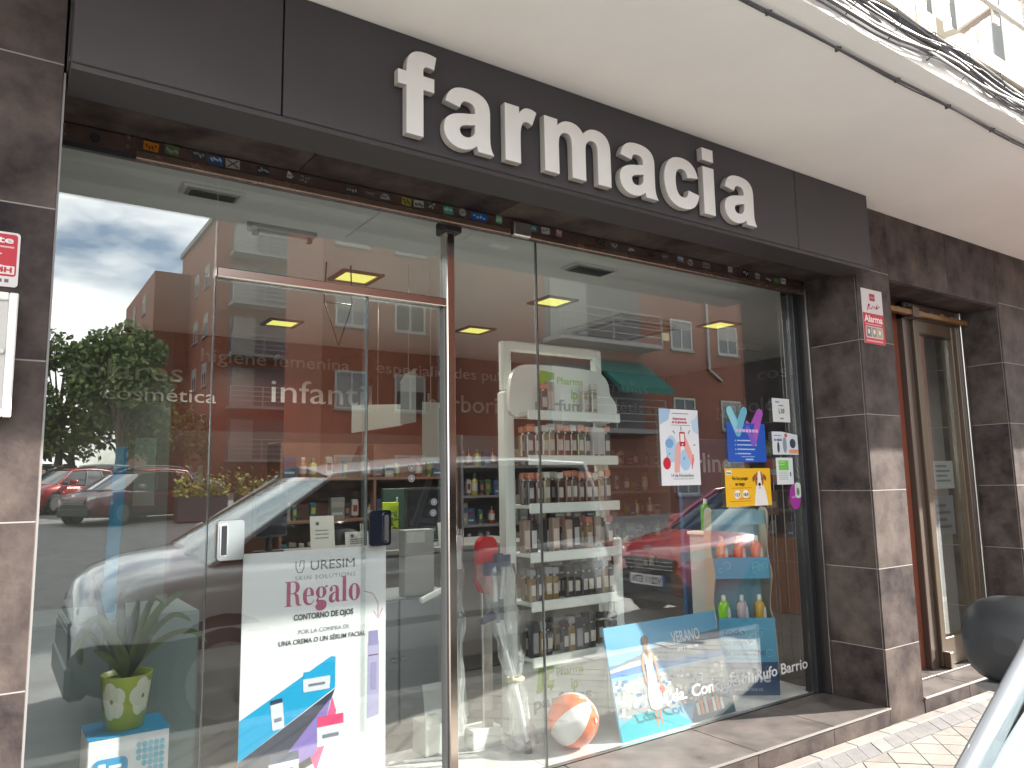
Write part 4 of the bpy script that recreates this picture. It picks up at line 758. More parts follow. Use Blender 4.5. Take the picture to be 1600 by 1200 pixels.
def smooth(pts, k=2):
    for _ in range(k):
        q = []
        for i in range(len(pts)):
            a, b = pts[i], pts[(i+1) % len(pts)]; q += [(a[0]*.75+b[0]*.25, a[1]*.75+b[1]*.25), (a[0]*.25+b[0]*.75, a[1]*.25+b[1]*.75)]
        pts = q
    return pts
HM = FM(2.29, .585, 1.80); hb = MB().prism(smooth(hdr), 0, .03, SW, HM).build('header_board', ps)
GRNL = ink(150, 195, 40)
def logo(parent, M_, k):
    z = .0014
    MB().prism([(0, 0), (.03*k, 0), (.045*k, .02*k), (.045*k, .035*k), (.075*k, .035*k), (.075*k, .02*k), (.10*k, .02*k), (.10*k, .0), (.12*k, .02*k), (.125*k, .055*k), (.09*k, .06*k), (.09*k, .095*k), (.125*k, .10*k), (.125*k, .14*k), (.02*k, .15*k)], 0, z, GRNL, M_).build('print', parent)
    text('lettering', 'Pharma', .062*k, M_ @ Matrix.Translation((.145*k, .075*k, 0)), GRNL, parent, .20*k, .0006, .0006)
    text('lettering', 'ip', .085*k, M_ @ Matrix.Translation((.25*k, -.01*k, 0)), GRNL, parent, .05*k, .0006, .0025)
    text('lettering', 'parfums', .095*k, M_ @ Matrix.Translation((-.02*k, -.085*k, 0)), ink(158, 158, 152), parent, .42*k, .0006, .002)
logo(hb, HM @ Matrix.Translation((.20, .13, .0312)), .95)
SHZ = [1.825, 1.585, 1.33, 1.075, .825, .545]
for i, z in enumerate(SHZ):
    s_ = MB().cbox(2.355, 2.97, (.47 if i else .44), .67, z-.02, z, SW, .004).build('shelf', ps)
    MB().cbox(2.352 if i else 2.33, 2.985, (.452 if i else .425), (.4695 if i else .4395), z-.045, z+.008, SW, .005).build('shelf_lip', s_)
MB().cbox(2.357, 2.973, .60, .64, FZ, .50, SW, .006).build('front_panel', ps); logo(ps, FM(2.47, .5985, .33), .95)
MB().cbox(3.04, 3.09, .56, .60, .45, 1.12, SW, .01).build('side_wing', ps)
for z in (1.585, 1.33, 1.075, .825): MB().box(2.357, 2.973, .671, .676, z, z+.05, SGREY).build('back_bar', ps)
ps.location.y -= .13
# bottles
def bottle_proto(body, capc, boxed, key):
    t = thing('perfume_bottle', 'x', 'perfume bottle'); t['look'] = key
    if boxed:
        MB().cbox(-.021, .021, -.018, .018, 0, .152, capc, .002).build('carton', t); MB().box(-.015, .015, -.0192, -.0182, .02, .105, body).build('label', t); MB().box(-.012, .012, -.0192, -.0182, .006, .014, ink(60, 55, 55)).build('barcode', t)
    else:
        MB().cbox(-.019, .019, -.015, .015, 0, .112, body, .005).build('flask', t); MB().lathe([(.006, .112), (.006, .122)], (0, 0, 0), STEEL, 8).build('neck', t)
        MB().cbox(-.0185, .0185, -.0145, .0145, .1222, .152, capc, .003).build('cap', t); MB().box(-.013, .013, -.0162, -.0152, .03, .08, ink(205, 196, 186)).build('label', t)
    return t
def perf(c, rough=.08): return mat('flask_%d_%d_%d' % c, tuple((v/255)**2.2 for v in c), rough, 0, spec=.7, coat=.6)
peach = ink(215, 140, 110); pwhite = ink(220, 214, 205); rosy = ink(190, 120, 105)
flasks = [perf(c) for c in ((140, 128, 92), (84, 58, 54), (112, 118, 92), (72, 66, 78), (150, 136, 108), (62, 84, 90), (104, 78, 58), (108, 72, 64))]; dark = [perf(c) for c in ((25, 25, 28), (45, 45, 50), (60, 50, 35))]
PR = {'a': [bottle_proto(f, c, False, k) for f, c, k in zip(flasks, (peach, pwhite, peach, peach, pwhite, peach, rosy, peach), ('peach capped olive', 'white capped wine red', 'peach capped green', 'peach capped violet', 'white capped sand', 'peach capped teal', 'rose capped brown', 'peach capped red'))]+[bottle_proto(ink(205, 180, 165), ink(180, 152, 136), True, 'boxed pink'), bottle_proto(ink(190, 190, 190), ink(205, 200, 195), True, 'boxed white')],
      'b': [bottle_proto(perf((130, 100, 70)), rosy, False, 'rose capped tan'), bottle_proto(perf((90, 70, 50)), rosy, False, 'rose capped brown'), bottle_proto(ink(215, 215, 212), ink(60, 55, 60), True, 'boxed black and white'), bottle_proto(perf((60, 45, 70)), rosy, False, 'rose capped violet'), bottle_proto(ink(220, 200, 190), ink(165, 140, 124), True, 'boxed pink')],
      'c': [bottle_proto(d, ink(40, 40, 42), False, k) for d, k in zip(dark, ('black', 'charcoal', 'dark amber'))]+[bottle_proto(ink(150, 150, 152), ink(42, 42, 46), True, 'boxed black'), bottle_proto(perf((120, 95, 50)), ink(150, 150, 150), False, 'silver capped amber')]}
rowp = ['a', 'a', 'a', 'b', 'c', 'c']; used = set(); rnd = random.Random(4)
for i, z in enumerate(SHZ):
    nm = ('header shelf', 'first shelf below the header', 'second shelf', 'third shelf', 'fourth shelf', 'lowest shelf')[i]
    xs = [2.49, 2.50+.03, 2.78, 2.84] if i == 0 else [2.387+k*.0495 for k in range(12)]
    for yrow in ((.50,) if i == 0 else (.50, .56)):
        for x_ in xs:
            if i and rnd.random() < (.12 if yrow < .55 else .05)*(2.2 if i > 2 else 1): continue
            pr_ = rnd.choice(PR[rowp[i]]); lab = '%s perfume, %s row of %s on white stand' % (pr_['look'], 'front' if yrow < .55 else 'rear', nm.replace(' below the header', ''))
            loc = (x_+rnd.uniform(-.003, .003), yrow-.13+rnd.uniform(-.006, .008), z+.0005); k = rnd.uniform(1.0, 1.06)
            if pr_.name in used: o = copy_tree(pr_, loc, lab, 'perfumes on the '+nm)
            else: used.add(pr_.name); o = pr_; o.location = loc; o['label'] = lab; o['group'] = 'perfumes on the '+nm
            o.rotation_euler.z = rnd.uniform(-.12, .12); o.scale = (1.12, 1.12, rnd.uniform(1.08, 1.2))
for l in PR.values():
    for p in l:
        if p.name not in used:
            for ch in list(p.children): bpy.data.objects.remove(ch)
            bpy.data.objects.remove(p)

# ================================================================== BEACH BALL
bb = thing('beach_ball', 'orange and white inflatable beach ball on the window floor', 'ball', (2.46, .14, FZ)); rb = .128
ORG = mat('ball_orange', (.85, .12, .008), .25, coat=.5); BW = mat('ball_white', (.78, .76, .74), .25, coat=.5)
BM = Matrix.Translation((2.46, .15, FZ+rb)) @ Matrix.Rotation(R(28), 4, 'Y') @ Matrix.Rotation(R(35), 4, 'X') @ Matrix.Rotation(R(20), 4, 'Z')
for g in range(6):
    rows = [[tuple(rb*v for v in (math.sin(th)*math.cos(ph), math.sin(th)*math.sin(ph), math.cos(th))) for ph in [R(g*60+60*j/6) for j in range(7)]] for th in [R(8+164*i/14) for i in range(15)]]
    MB().grid(rows, ORG if g % 2 == 0 else BW, BM).build('gore', bb)
for s_ in (1, -1): MB().lathe([(.001, s_*rb*1.001), (rb*.135, s_*rb*.9906)] if s_ > 0 else [(rb*.135, -rb*.9906), (.001, -rb*1.001)], (0, 0, 0), BW, 16, BM).build('end_cap', bb)
def on_ball(u, v): # direction towards the street
    return Matrix.Translation((2.46, .15, FZ+rb)) @ Matrix.Rotation(u, 4, 'Z') @ Matrix.Rotation(v, 4, 'X') @ Matrix.Translation((0, -rb-.0012, 0)) @ Matrix.Rotation(math.pi/2, 4, 'X')
MB().prism(rrect(-.018, -.018, .018, .018, .005), -.001, .001, ORG, on_ball(R(24), R(-8))).build('print', bb); text('lettering', 'B', .03, on_ball(R(24), R(-8)) @ Matrix.Translation((-.009, -.011, .0012)), BW, bb, .016, .0003, .0008); text('lettering', '10', .03, on_ball(R(40), R(-8)) @ Matrix.Translation((-.016, -.011, .001)), ink(225, 170, 130), bb, .03, .0003)

# ================================================================== SUMMER BOARD
tl = math.atan2(.12, .54)
P = Poster('summer_board', 'leaning blue seaside board with woman in white dress and VERANO lettering', 'display board', FM(2.69, .05, FZ+.001, 0, tl), .86, .55, ink(120, 185, 225), .012, outline=rect(0, 0, .86, .55))
sea = ink(25, 120, 190); P.shape(rect(0, .30, .86, .36), sea, 1)
P.shape([(.0, .35), (.12, .37), (.30, .40), (.42, .43), (.55, .41), (.68, .44), (.86, .45), (.86, .33), (.5, .335), (.2, .345)], ink(110, 125, 140), 2); P.shape([(0, .34), (.15, .36), (.35, .37), (.35, .345), (0, .325)], ink(200, 195, 190), 3)
P.shape([(0, .27), (.3, .28), (.86, .30), (.86, .12), (.4, .10), (.12, .05), (0, .12)], ink(170, 175, 180), 2); rnd = random.Random(9)
for k in range(190):
    x_ = rnd.uniform(0, .82); y_ = rnd.uniform(.10, .27); w_ = rnd.uniform(.012, .035); P.shape(rect(x_, y_, min(x_+w_, .86), y_+rnd.uniform(.008, .02)), ink(*rnd.choice(((235, 233, 228), (220, 215, 208), (150, 160, 170), (200, 190, 180), (240, 240, 240), (60, 120, 170)))), 4+k % 9)
P.shape([(0, 0), (.52, 0), (.42, .06), (.30, .10), (.12, .11), (0, .07)], ink(30, 185, 200), 14); P.shape([(.5, 0), (.86, 0), (.86, .11), (.55, .08)], ink(70, 110, 130), 14)
sk = ink(196, 138, 110); dress = ink(236, 236, 244)
P.shape([(.238, .375), (.245, .40), (.262, .412), (.266, .43), (.280, .43), (.285, .412), (.302, .40), (.308, .375), (.295, .33), (.252, .33)], sk, 15); P.shape(stroke([(.243, .395), (.228, .33), (.231, .27), (.239, .235)], .016), sk, 14); P.shape(stroke([(.304, .395), (.322, .33), (.328, .27), (.332, .22)], .016), sk, 14)
P.shape(ell(.273, .45, .024, .032), ink(92, 62, 46), 16); P.shape([(.250, .45), (.255, .39), (.268, .375), (.278, .385), (.282, .43), (.29, .45)], ink(92, 62, 46), 17); P.shape([(.232, .12), (.272, .105), (.314, .115), (.32, .17), (.300, .27), (.296, .33), (.303, .385), (.292, .39), (.273, .35), (.255, .39), (.243, .385), (.250, .33), (.246, .27), (.226, .17)], dress, 18)
P.shape([(.254, .03), (.268, .03), (.272, .15), (.250, .15)], sk, 16); P.shape([(.286, .035), (.299, .035), (.297, .15), (.276, .15)], sk, 16)
P.shape(ell(.336, .20, .018, .02), ink(200, 90, 80), 18)
P.text('VERANO', .47, .415, .085, ink(242, 246, 250), .225, off=.0008, layer=20); P.text('uno y otra vez', .50, .372, .032, ink(242, 246, 250), .17, off=.001, layer=20)
for k in range(7): x_ = .56+k*.032; P.shape(rect(x_, .03, x_+.022, .09+.012*(k % 3)), ink(*((235, 235, 235), (240, 160, 90), (225, 230, 235), (200, 60, 60), (240, 240, 240), (240, 170, 120), (236, 236, 236))[k]), 19); P.shape(rect(x_+.005, .09+.012*(k % 3), x_+.017, .105+.012*(k % 3)), ink(220, 120, 80), 19)
so_ = P.done(); MB().add([(3.0, .20, FZ), (3.25, .20, FZ), (3.25, .32, FZ), (3.0, .32, FZ), (3.05, .185, .58), (3.2, .185, .58)], [(0, 1, 5, 4), (1, 2, 5), (2, 3, 4, 5), (3, 0, 4), (3, 2, 1, 0)], ink(180, 178, 172)).build('easel', so_)

# ================================================================== FARLINE STAND
fs = thing('cosmetics_stand', 'light blue wavy cardboard cosmetics stand labelled farline with bottles', 'display stand', (3.98, .3, FZ))
BLU = mat('card_blue', (.10, .36, .56), .5); LBL = mat('card_pale_blue', (.28, .52, .64), .5); NVB = mat('card_navy', (.02, .07, .17), .5); BGE = mat('card_beige', (.42, .37, .30), .6)
side_ = smooth([(0, 0), (.32, 0), (.30, .40), (.20, .50), (.26, .64), (.30, .72), (.22, .82), (.22, .92), (.28, 1.05), (.26, 1.12), (.05, 1.12), (.02, .8), (0, .4)])
for x_ in (3.79, 4.14): MB().prism([(-p[0]+.32, p[1]) for p in side_][::-1], 0, .006, BGE, Matrix(((0, 0, 1, x_), (1, 0, 0, .13), (0, 1, 0, FZ), (0, 0, 0, 1)))).build('side_panel', fs)
MB().box(3.797, 4.139, .40, .408, FZ, 1.25, LBL).build('back_panel', fs)
for z0, z1, y_ in ((FZ, .60, .145), (.83, .96, .19), (1.16, 1.25, .23)):
    MB().box(3.797, 4.139, y_, y_+.006, z0, z1, BLU if z0 < 1 else LBL).build('front_panel', fs); 
    if z0 < 1.1: MB().box(3.797, 4.139, y_+.0065, .3995, z1-.10, z1-.09, LBL).build('shelf', fs)
MB().box(3.795, 4.143, .1385, .1445, FZ+.0, .34, NVB).build('plinth', fs)
text('lettering', 'farline', .085, FM(3.84, .1375, .225, roll=.0), ink(225, 235, 240), fs, .25, .0006, .002); text('lettering', 'www.farline.es', .028, FM(3.87, .1375, .175), ink(200, 215, 225), fs, .17, .0006)
for k, s_ in enumerate(('todo', 'un mundo', 'de sensaciones')): text('lettering', s_, .055, FM(3.82, .1435, .50-.06*k), ink(40, 90, 130), fs, (.13, .18, .26)[k], .0006)
rnd = random.Random(2)
for z0, z1, y_ in ((.36, .59, .1435), (.84, .95, .1885), (1.17, 1.24, .2285)):
    for k in range(6):
        r_ = rnd.uniform(.010, .022); M_ = FM(rnd.uniform(3.83, 4.11), y_, rnd.uniform(z0+r_, z1-r_))
        a = rnd.uniform(0, 6); MB().prism(stroke([(r_*math.cos(a+t), r_*math.sin(a+t)) for t in [5.2*i/16 for i in range(17)]], .004), 0, .0008, ink(150, 215, 235), M_).build('print', fs)
fs.rotation_euler.z = R(-36); fs.location.y += .02
def pump(x, y, z, c, label, grp):
    if x < 4.1 and y < .3:
        dx, dy = x-3.98, y-.3; x = 3.98+dx*math.cos(R(-36))-dy*math.sin(R(-36)); y = .32+dx*math.sin(R(-36))+dy*math.cos(R(-36))
    t = thing('pump_bottle', label, 'bottle', (x, y, z), grp); MB().lathe([(.032, 0), (.036, .006), (.036, .15), (.028, .175), (.013, .185)], (x, y, z), c, 16).build('flask', t); MB().lathe([(.014, .185), (.014, .215), (.011, .218)], (x, y, z), WPLAST, 10).build('cap', t); MB().prism(smooth([(-.016, .02), (.016, .02), (.014, .15), (-.010, .15)]), 0, .001, ink(235, 235, 232), FM(x, y-.037, z)).build('label', t)
for k, (x_, c) in enumerate(zip((3.86, 3.97, 4.08), ((240, 150, 110), (236, 120, 90), (245, 140, 120)))): pump(x_, .245, .8705, mat('soap_%d' % k, tuple((v/255)**2.2 for v in c), .2, coat=.4), ('first', 'second', 'third')[k]+' coral soap bottle on the upper tier of the blue wavy stand', 'coral bottles on the wavy stand')
for k, (x_, c) in enumerate(zip((3.85, 3.96, 4.07), ((130, 200, 50), (190, 170, 180), (190, 150, 50)))): pump(x_, .215, .511, mat('soapb_%d' % k, tuple((v/255)**2.2 for v in c), .2, coat=.4), ('green', 'clear pinkish', 'amber')[k]+' soap bottle on the lower tier of the blue wavy stand', 'bottles on the lower tier of the wavy stand')
# navy farline header inside
fh = thing('brand_board', 'navy board lettered farline behind the window posters', 'display board', (4.3, .85, FZ)); MB().cbox(3.98, 4.60, .84, .86, 1.36, 1.74, mat('board_navy', (.02, .035, .10), .35), .004).build('board', fh); text('lettering', 'farline', .20, FM(4.02, .8385, 1.50), ink(205, 210, 220), fh, .56, .0008, .002)
MB().cbox(4.05, 4.55, .85, .88, FZ, 1.359, mat('board_blue', (.025, .09, .22), .4), .006).build('stand_panel', fh)
pump(4.12, .70, 1.0955, mat('gel_green', (.12, .36, .04), .2, coat=.5), 'bright green gel bottle beside the yellow dog poster', None)
t = thing('gel_shelf', 'narrow pale plinth carrying the green gel bottle', 'plinth', (4.12, .7, FZ)); MB().cbox(4.03, 4.21, .62, .78, FZ, 1.07, mat('plinth_pale', (.40, .42, .40), .5), .005).build('column', t); MB().cbox(4.02, 4.22, .61, .79, 1.071, 1.095, WPLAST, .004).build('top', t)

# ================================================================== CRUTCHES, WRAPPED CANE, PLANT
NVC = mat('crutch_navy', (.035, .045, .09), .5); ALU = mat('crutch_alu', (.78, .78, .78), .35, .3)
def crutch(a, b, top, label):
    """a = foot, b = handle joint, top = cuff"""
    a, b, top = Vector(a), Vector(b), Vector(top); t = thing('crutch', label, 'crutch', a, 'forearm crutches in the window'); MB().tube([a+Vector((0, 0, .04)), b], .012, ALU, 12).build('tube', t); MB().tube([b, top], .011, ALU, 12).build('upper_tube', t); MB().lathe([(.02, 0), (.018, .03), (.013, .06)], a, BLACK, 12).build('rubber_tip', t)
    MB().tube([b+Vector((-.10, -.02, -.012)), b+Vector((-.06, -.015, 0)), b+Vector((.012, 0, .005))], [.016, .02, .018], NVC, 10).build('handle', t); MB().tube([b-Vector((0, 0, .03)), b+Vector((0, 0, .07))], .019, NVC, 10).build('sleeve', t)
    rows = []
    for i in range(6): 
        zz = top.z-.03+i*.012+0*i; rows.append([(top.x-.01+.05*math.cos(R(60+240*j/10)), top.y+.04*math.sin(R(60+240*j/10)), zz) for j in range(11)])
    MB().grid(rows, NVC).grid([[(p[0]*1.0+.003*(1 if 1 else 0), p[1]+.003, p[2]) for p in r] for r in rows], NVC).build('cuff', t)
crutch((2.235, .22, FZ), (2.095, .27, .80), (2.085, .27, 1.03), 'front aluminium crutch with navy cuff in plastic wrap'); crutch((2.265, .27, FZ), (2.155, .33, .80), (2.185, .33, 1.06), 'rear aluminium crutch with navy cuff leaning by the stand')
bag = thing('plastic_bag', 'crinkled clear plastic bag tied round the crutches', 'bag', (2.19, .25, FZ)); rows = []; rnd = random.Random(6)
for i in range(15):
    f = i/14; z = FZ+.02+f*.88; cx = 2.24-.13*f; cyy = .245+.05*f; rx = (.05+.08*max(0, f-.38) if f > .38 else .035+.075*(abs(f-.38)))+.01*math.sin(i*2.1)
    rows.append([(cx+rx*(1+.16*math.sin(j*2.7+i*1.3))*math.cos(2*math.pi*j/18), cyy+rx*.75*(1+.16*math.sin(j*3.1+i))*math.sin(2*math.pi*j/18), z) for j in range(19)])
MB().grid(rows, FILM).build('film', bag); MB().tube([(2.19+.04*math.cos(t), .262+.032*math.sin(t), .49) for t in [2*math.pi*k/12 for k in range(13)]], .012, ink(235, 225, 190), 8).build('tie', bag)
wc = thing('walking_cane', 'dark walking cane wrapped in plastic with white handle tube', 'cane', (1.86, .3, FZ)); MB().tube([(1.862, .3, FZ+.0), (1.862, .3, 1.24)], .011, mat('cane_brown', (.06, .04, .035), .4), 10).build('shaft', wc); MB().tube([(1.68, .27, .915), (1.86, .29, .972)], .014, WHITE, 12).build('handle', wc); MB().box(1.872, 1.91, .288, .2885, 1.04, 1.20, ink(225, 225, 222)).build('label', wc)
rows = [[(1.868+(.05+.01*math.sin(i*1.7))*(1+.2*math.sin(j*2.3+i*1.1))*math.cos(2*math.pi*j/14), .30+(.035)*(1+.2*math.sin(j*3.7+i))*math.sin(2*math.pi*j/14), .28+i*.95/16) for j in range(15)] for i in range(17)]
MB().grid(rows, FILM).build('film', wc)
rd = thing('red_scoop', 'glossy red rounded plastic piece standing behind the crutches', 'plastic piece', (2.13, .42, FZ)); MB().prism(rrect(2.075-2.13, .74, .062, 1.03, .05), -.02, .02, mat('red_gloss', (.62, .02, .03), .15, coat=.8), FM(2.13, .42, FZ)).build('plate', rd); MB().cbox(2.10, 2.16, .41, .43, FZ, .9, STEEL, .005).build('leg', rd)
# low cabinets behind
cbm = mat('cab_white', (.26, .28, .30), .45); lc = thing('low_cabinet', 'low white drawer cabinet behind the crutches', 'cabinet', (1.95, 1.0, FZ)); MB().cbox(1.46, 2.24, .86, 1.3, FZ, .84, mat('cab_body', (.2, .21, .23), .5), .006).build('body', lc)
for k in range(2): 
    d_ = MB().cbox(1.47+k*.385, 1.845+k*.385, .845, .859, FZ+.05, .83, cbm, .004).build('door', lc); MB().cbox(1.80+k*.06, 1.83+k*.06, .832, .8445, .52, .54, STEEL, .003).build('handle', d_)
pst = thing('brochure_pile', 'grey brochures on a white folded display tray behind the cane', 'brochures', (1.95, .55, FZ)); MB().cbox(1.80, 2.02, .46, .60, FZ, .30, ink(200, 205, 200), .004).build('tray', pst); MB().prism(rect(0, 0, .24, .18), -.004, 0, ink(190, 196, 192), FM(1.80, .455, .30, 0, .2)).build('brochure', pst); MB().cbox(2.03, 2.20, .40, .52, FZ, .24, ink(214, 218, 212), .004).build('tray', pst)
gc = thing('leaflet_box', 'grey card leaflet box behind the red plastic piece', 'box', (2.0, .5, .84)); MB().cbox(1.90, 2.08, .88, .96, .841, 1.20, mat('card_grey', (.36, .36, .35), .6), .003).build('box', gc); MB().box(1.91, 2.02, .8785, .8795, 1.13, 1.19, ink(210, 210, 208)).build('label', gc)
# left: greenish low panel, blue banner
lp = thing('window_cabinet', 'grey green cabinet behind the potted plant', 'cabinet', (.45, .8, FZ)); MB().cbox(.10, .78, .60, 1.05, FZ, .93, mat('cab_sage', (.14, .19, .19), .5), .006).build('body', lp); MB().cbox(.11, .44, .588, .599, FZ+.04, .92, mat('cab_sage', (.2, .26, .25)), .003).build('door', lp); MB().cbox(.446, .77, .588, .599, FZ+.04, .92, mat('cab_sage', (.2, .26, .25)), .003).build('door', lp)
bn = thing('blue_banner', 'slim translucent blue banner standing on the grey green cabinet', 'banner', (.44, .7, .93)); MB().prism([(0, 0), (.05, 0), (.075, .70), (.025, .70)], -.004, .004, mat('banner_blue', (.03, .27, .45), .25, coat=.5), FM(.405, .66, .931)).build('panel', bn); MB().cbox(.39, .48, .63, .69, .9305, .945, mat('banner_foot', (.1, .3, .42), .4), .003).build('foot', bn)
pb = thing('promo_box', 'white and blue promotional box under the flower pot', 'box', (.46, .3, FZ)); MB().cbox(.335, .60, .20, .42, FZ, .575, ink(226, 230, 232), .004).build('carton', pb); MB().box(.334, .601, .199, .421, .5755, .579, ink(25, 140, 190)).build('lid', pb)
MB().prism(rrect(.02, .30, .13, .36, .02), 0, .001, ink(20, 150, 205), FM(.335, .1985, FZ)).build('print', pb); MB().prism(rrect(.035, .315, .06, .345, .006), .0012, .002, ink(230, 240, 245), FM(.335, .1985, FZ)).build('print', pb); MB().prism(rect(.07, .325, .11, .336), .0012, .002, ink(230, 240, 245), FM(.335, .1985, FZ)).build('print', pb)
for i in range(5):
    for j in range(5):
        if i+j > 1: MB().prism(ell(.165+i*.019, .30+j*.022, .009, .010, 10), 0, .001, ink(120, 190, 215), FM(.335, .1985, FZ)).build('print', pb)
for k in range(3): MB().prism(rect(.02, .24-k*.03, .13+.03*(k % 2), .247-k*.03), 0, .001, ink(130, 160, 175), FM(.335, .1985, FZ)).build('print', pb)
fp = thing('flower_pot', 'green pot with white flower pattern holding a strappy leaved plant', 'potted plant', (.465, .31, .58)); PG = mat('pot_green', (.27, .35, .03), .3, coat=.3); pc = (.465, .31, .5795)
pt = MB().lathe([(.062, 0), (.066, .004), (.088, .185), (.090, .19), (.085, .19), (.064, .02)], pc, PG, 28).build('pot', fp); MB().lathe([(.001, .168), (.083, .17)], pc, mat('soil', (.05, .035, .025), .95, bump=.5), 20).build('soil', fp)
def pot_pt(a, h, e=.0012):
    r_ = .066+(.088-.066)*(h-.004)/.181+e; return (pc[0]+r_*math.sin(a), pc[1]-r_*math.cos(a), pc[2]+h)
for ca, ch in ((-.75, .105), (.62, .115), (2.0, .1), (-2.1, .1)):
    for k in range(5):
        a0, h0 = ca+.33*math.cos(k*2*math.pi/5+.5), ch+.036*math.sin(k*2*math.pi/5+.5); mb = MB()
        mb.add([pot_pt(a0, h0, .0016)]+[pot_pt(a0+.30*math.cos(t), h0+.034*math.sin(t), .0012) for t in [2*math.pi*i/14 for i in range(14)]], [(0, i+1, (i+1) % 14+1) for i in range(14)], ink(205, 208, 190)); mb.build('petal_print', pt)
    mb = MB(); mb.add([pot_pt(ca, ch, .0026)]+[pot_pt(ca+.08*math.cos(t), ch+.009*math.sin(t), .0022) for t in [2*math.pi*i/10 for i in range(10)]], [(0, i+1, (i+1) % 10+1) for i in range(10)], ink(120, 120, 60)); mb.build('flower_centre', pt)
LFA = mat('strap_leaf', (.022, .05, .012), .4, var=.35, vscale=14, col2=(.075, .11, .025)); LFD = mat('strap_leaf_dark', (.010, .024, .010), .4, var=.3, vscale=14)
def strap(path, w0, m):
    pts = [Vector(p) for p in path]; L_ = []
    n = 14; ctrl = pts
    def cm(t):
        k = t*(len(ctrl)-1); i = min(int(k), len(ctrl)-2); f = k-i; p0 = ctrl[max(i-1, 0)]; p1 = ctrl[i]; p2 = ctrl[i+1]; p3 = ctrl[min(i+2, len(ctrl)-1)]
        return .5*((2*p1)+(p2-p0)*f+(2*p0-5*p1+4*p2-p3)*f*f+(3*p1-p0-3*p2+p3)*f**3)
    rows = []
    for i in range(n+1):
        t = i/n; p = cm(t); d = (cm(min(t+.02, 1))-cm(max(t-.02, 0))).normalized(); s_ = d.cross(Vector((0, 1, .2))).normalized(); wd = 1.25*w0*(.7+.6*t)*(1-t)**.45+.0008; up_ = s_.cross(d)*wd*.35
        rows.append([tuple(p-s_*wd+up_), tuple(p), tuple(p+s_*wd+up_)])
    MB().grid(rows, m).build('leaf', fp)
bx, by, bz = .465, .31, .75
for path, w0, m in (([(bx, by, bz), (.43, .27, .86), (.35, .24, .99), (.30, .23, .90), (.305, .23, .83)], .016, LFA), ([(bx, by, bz), (.42, .30, .85), (.37, .28, .99), (.335, .27, 1.13)], .013, LFD), ([(bx, by, bz), (.44, .30, .92), (.43, .29, 1.07)], .018, LFD), ([(bx, by, bz), (.50, .30, .86), (.57, .28, 1.0), (.655, .26, 1.06)], .017, LFA), ([(bx, by, bz), (.52, .30, .83), (.60, .28, .89), (.68, .27, .90), (.74, .26, .85)], .012, LFA), ([(bx, by, bz), (.53, .31, .88), (.62, .32, .96), (.69, .33, .93)], .012, LFA),
    ([(bx, by, bz), (.48, .33, .90), (.50, .35, 1.03)], .016, LFD), ([(bx, by, bz), (.40, .33, .84), (.33, .34, .92), (.29, .34, .86)], .012, LFA), ([(bx, by, bz), (.45, .27, .84), (.39, .22, .93), (.36, .20, .90)], .012, LFA), ([(bx, by, bz), (.51, .27, .85), (.55, .23, .97)], .014, LFD), ([(bx, by, bz), (.50, .31, .90), (.545, .31, 1.03), (.60, .30, 1.00)], .013, LFA), ([(bx, by, bz), (.41, .30, .82), (.35, .29, .87)], .013, LFA)): strap(path, w0, m)

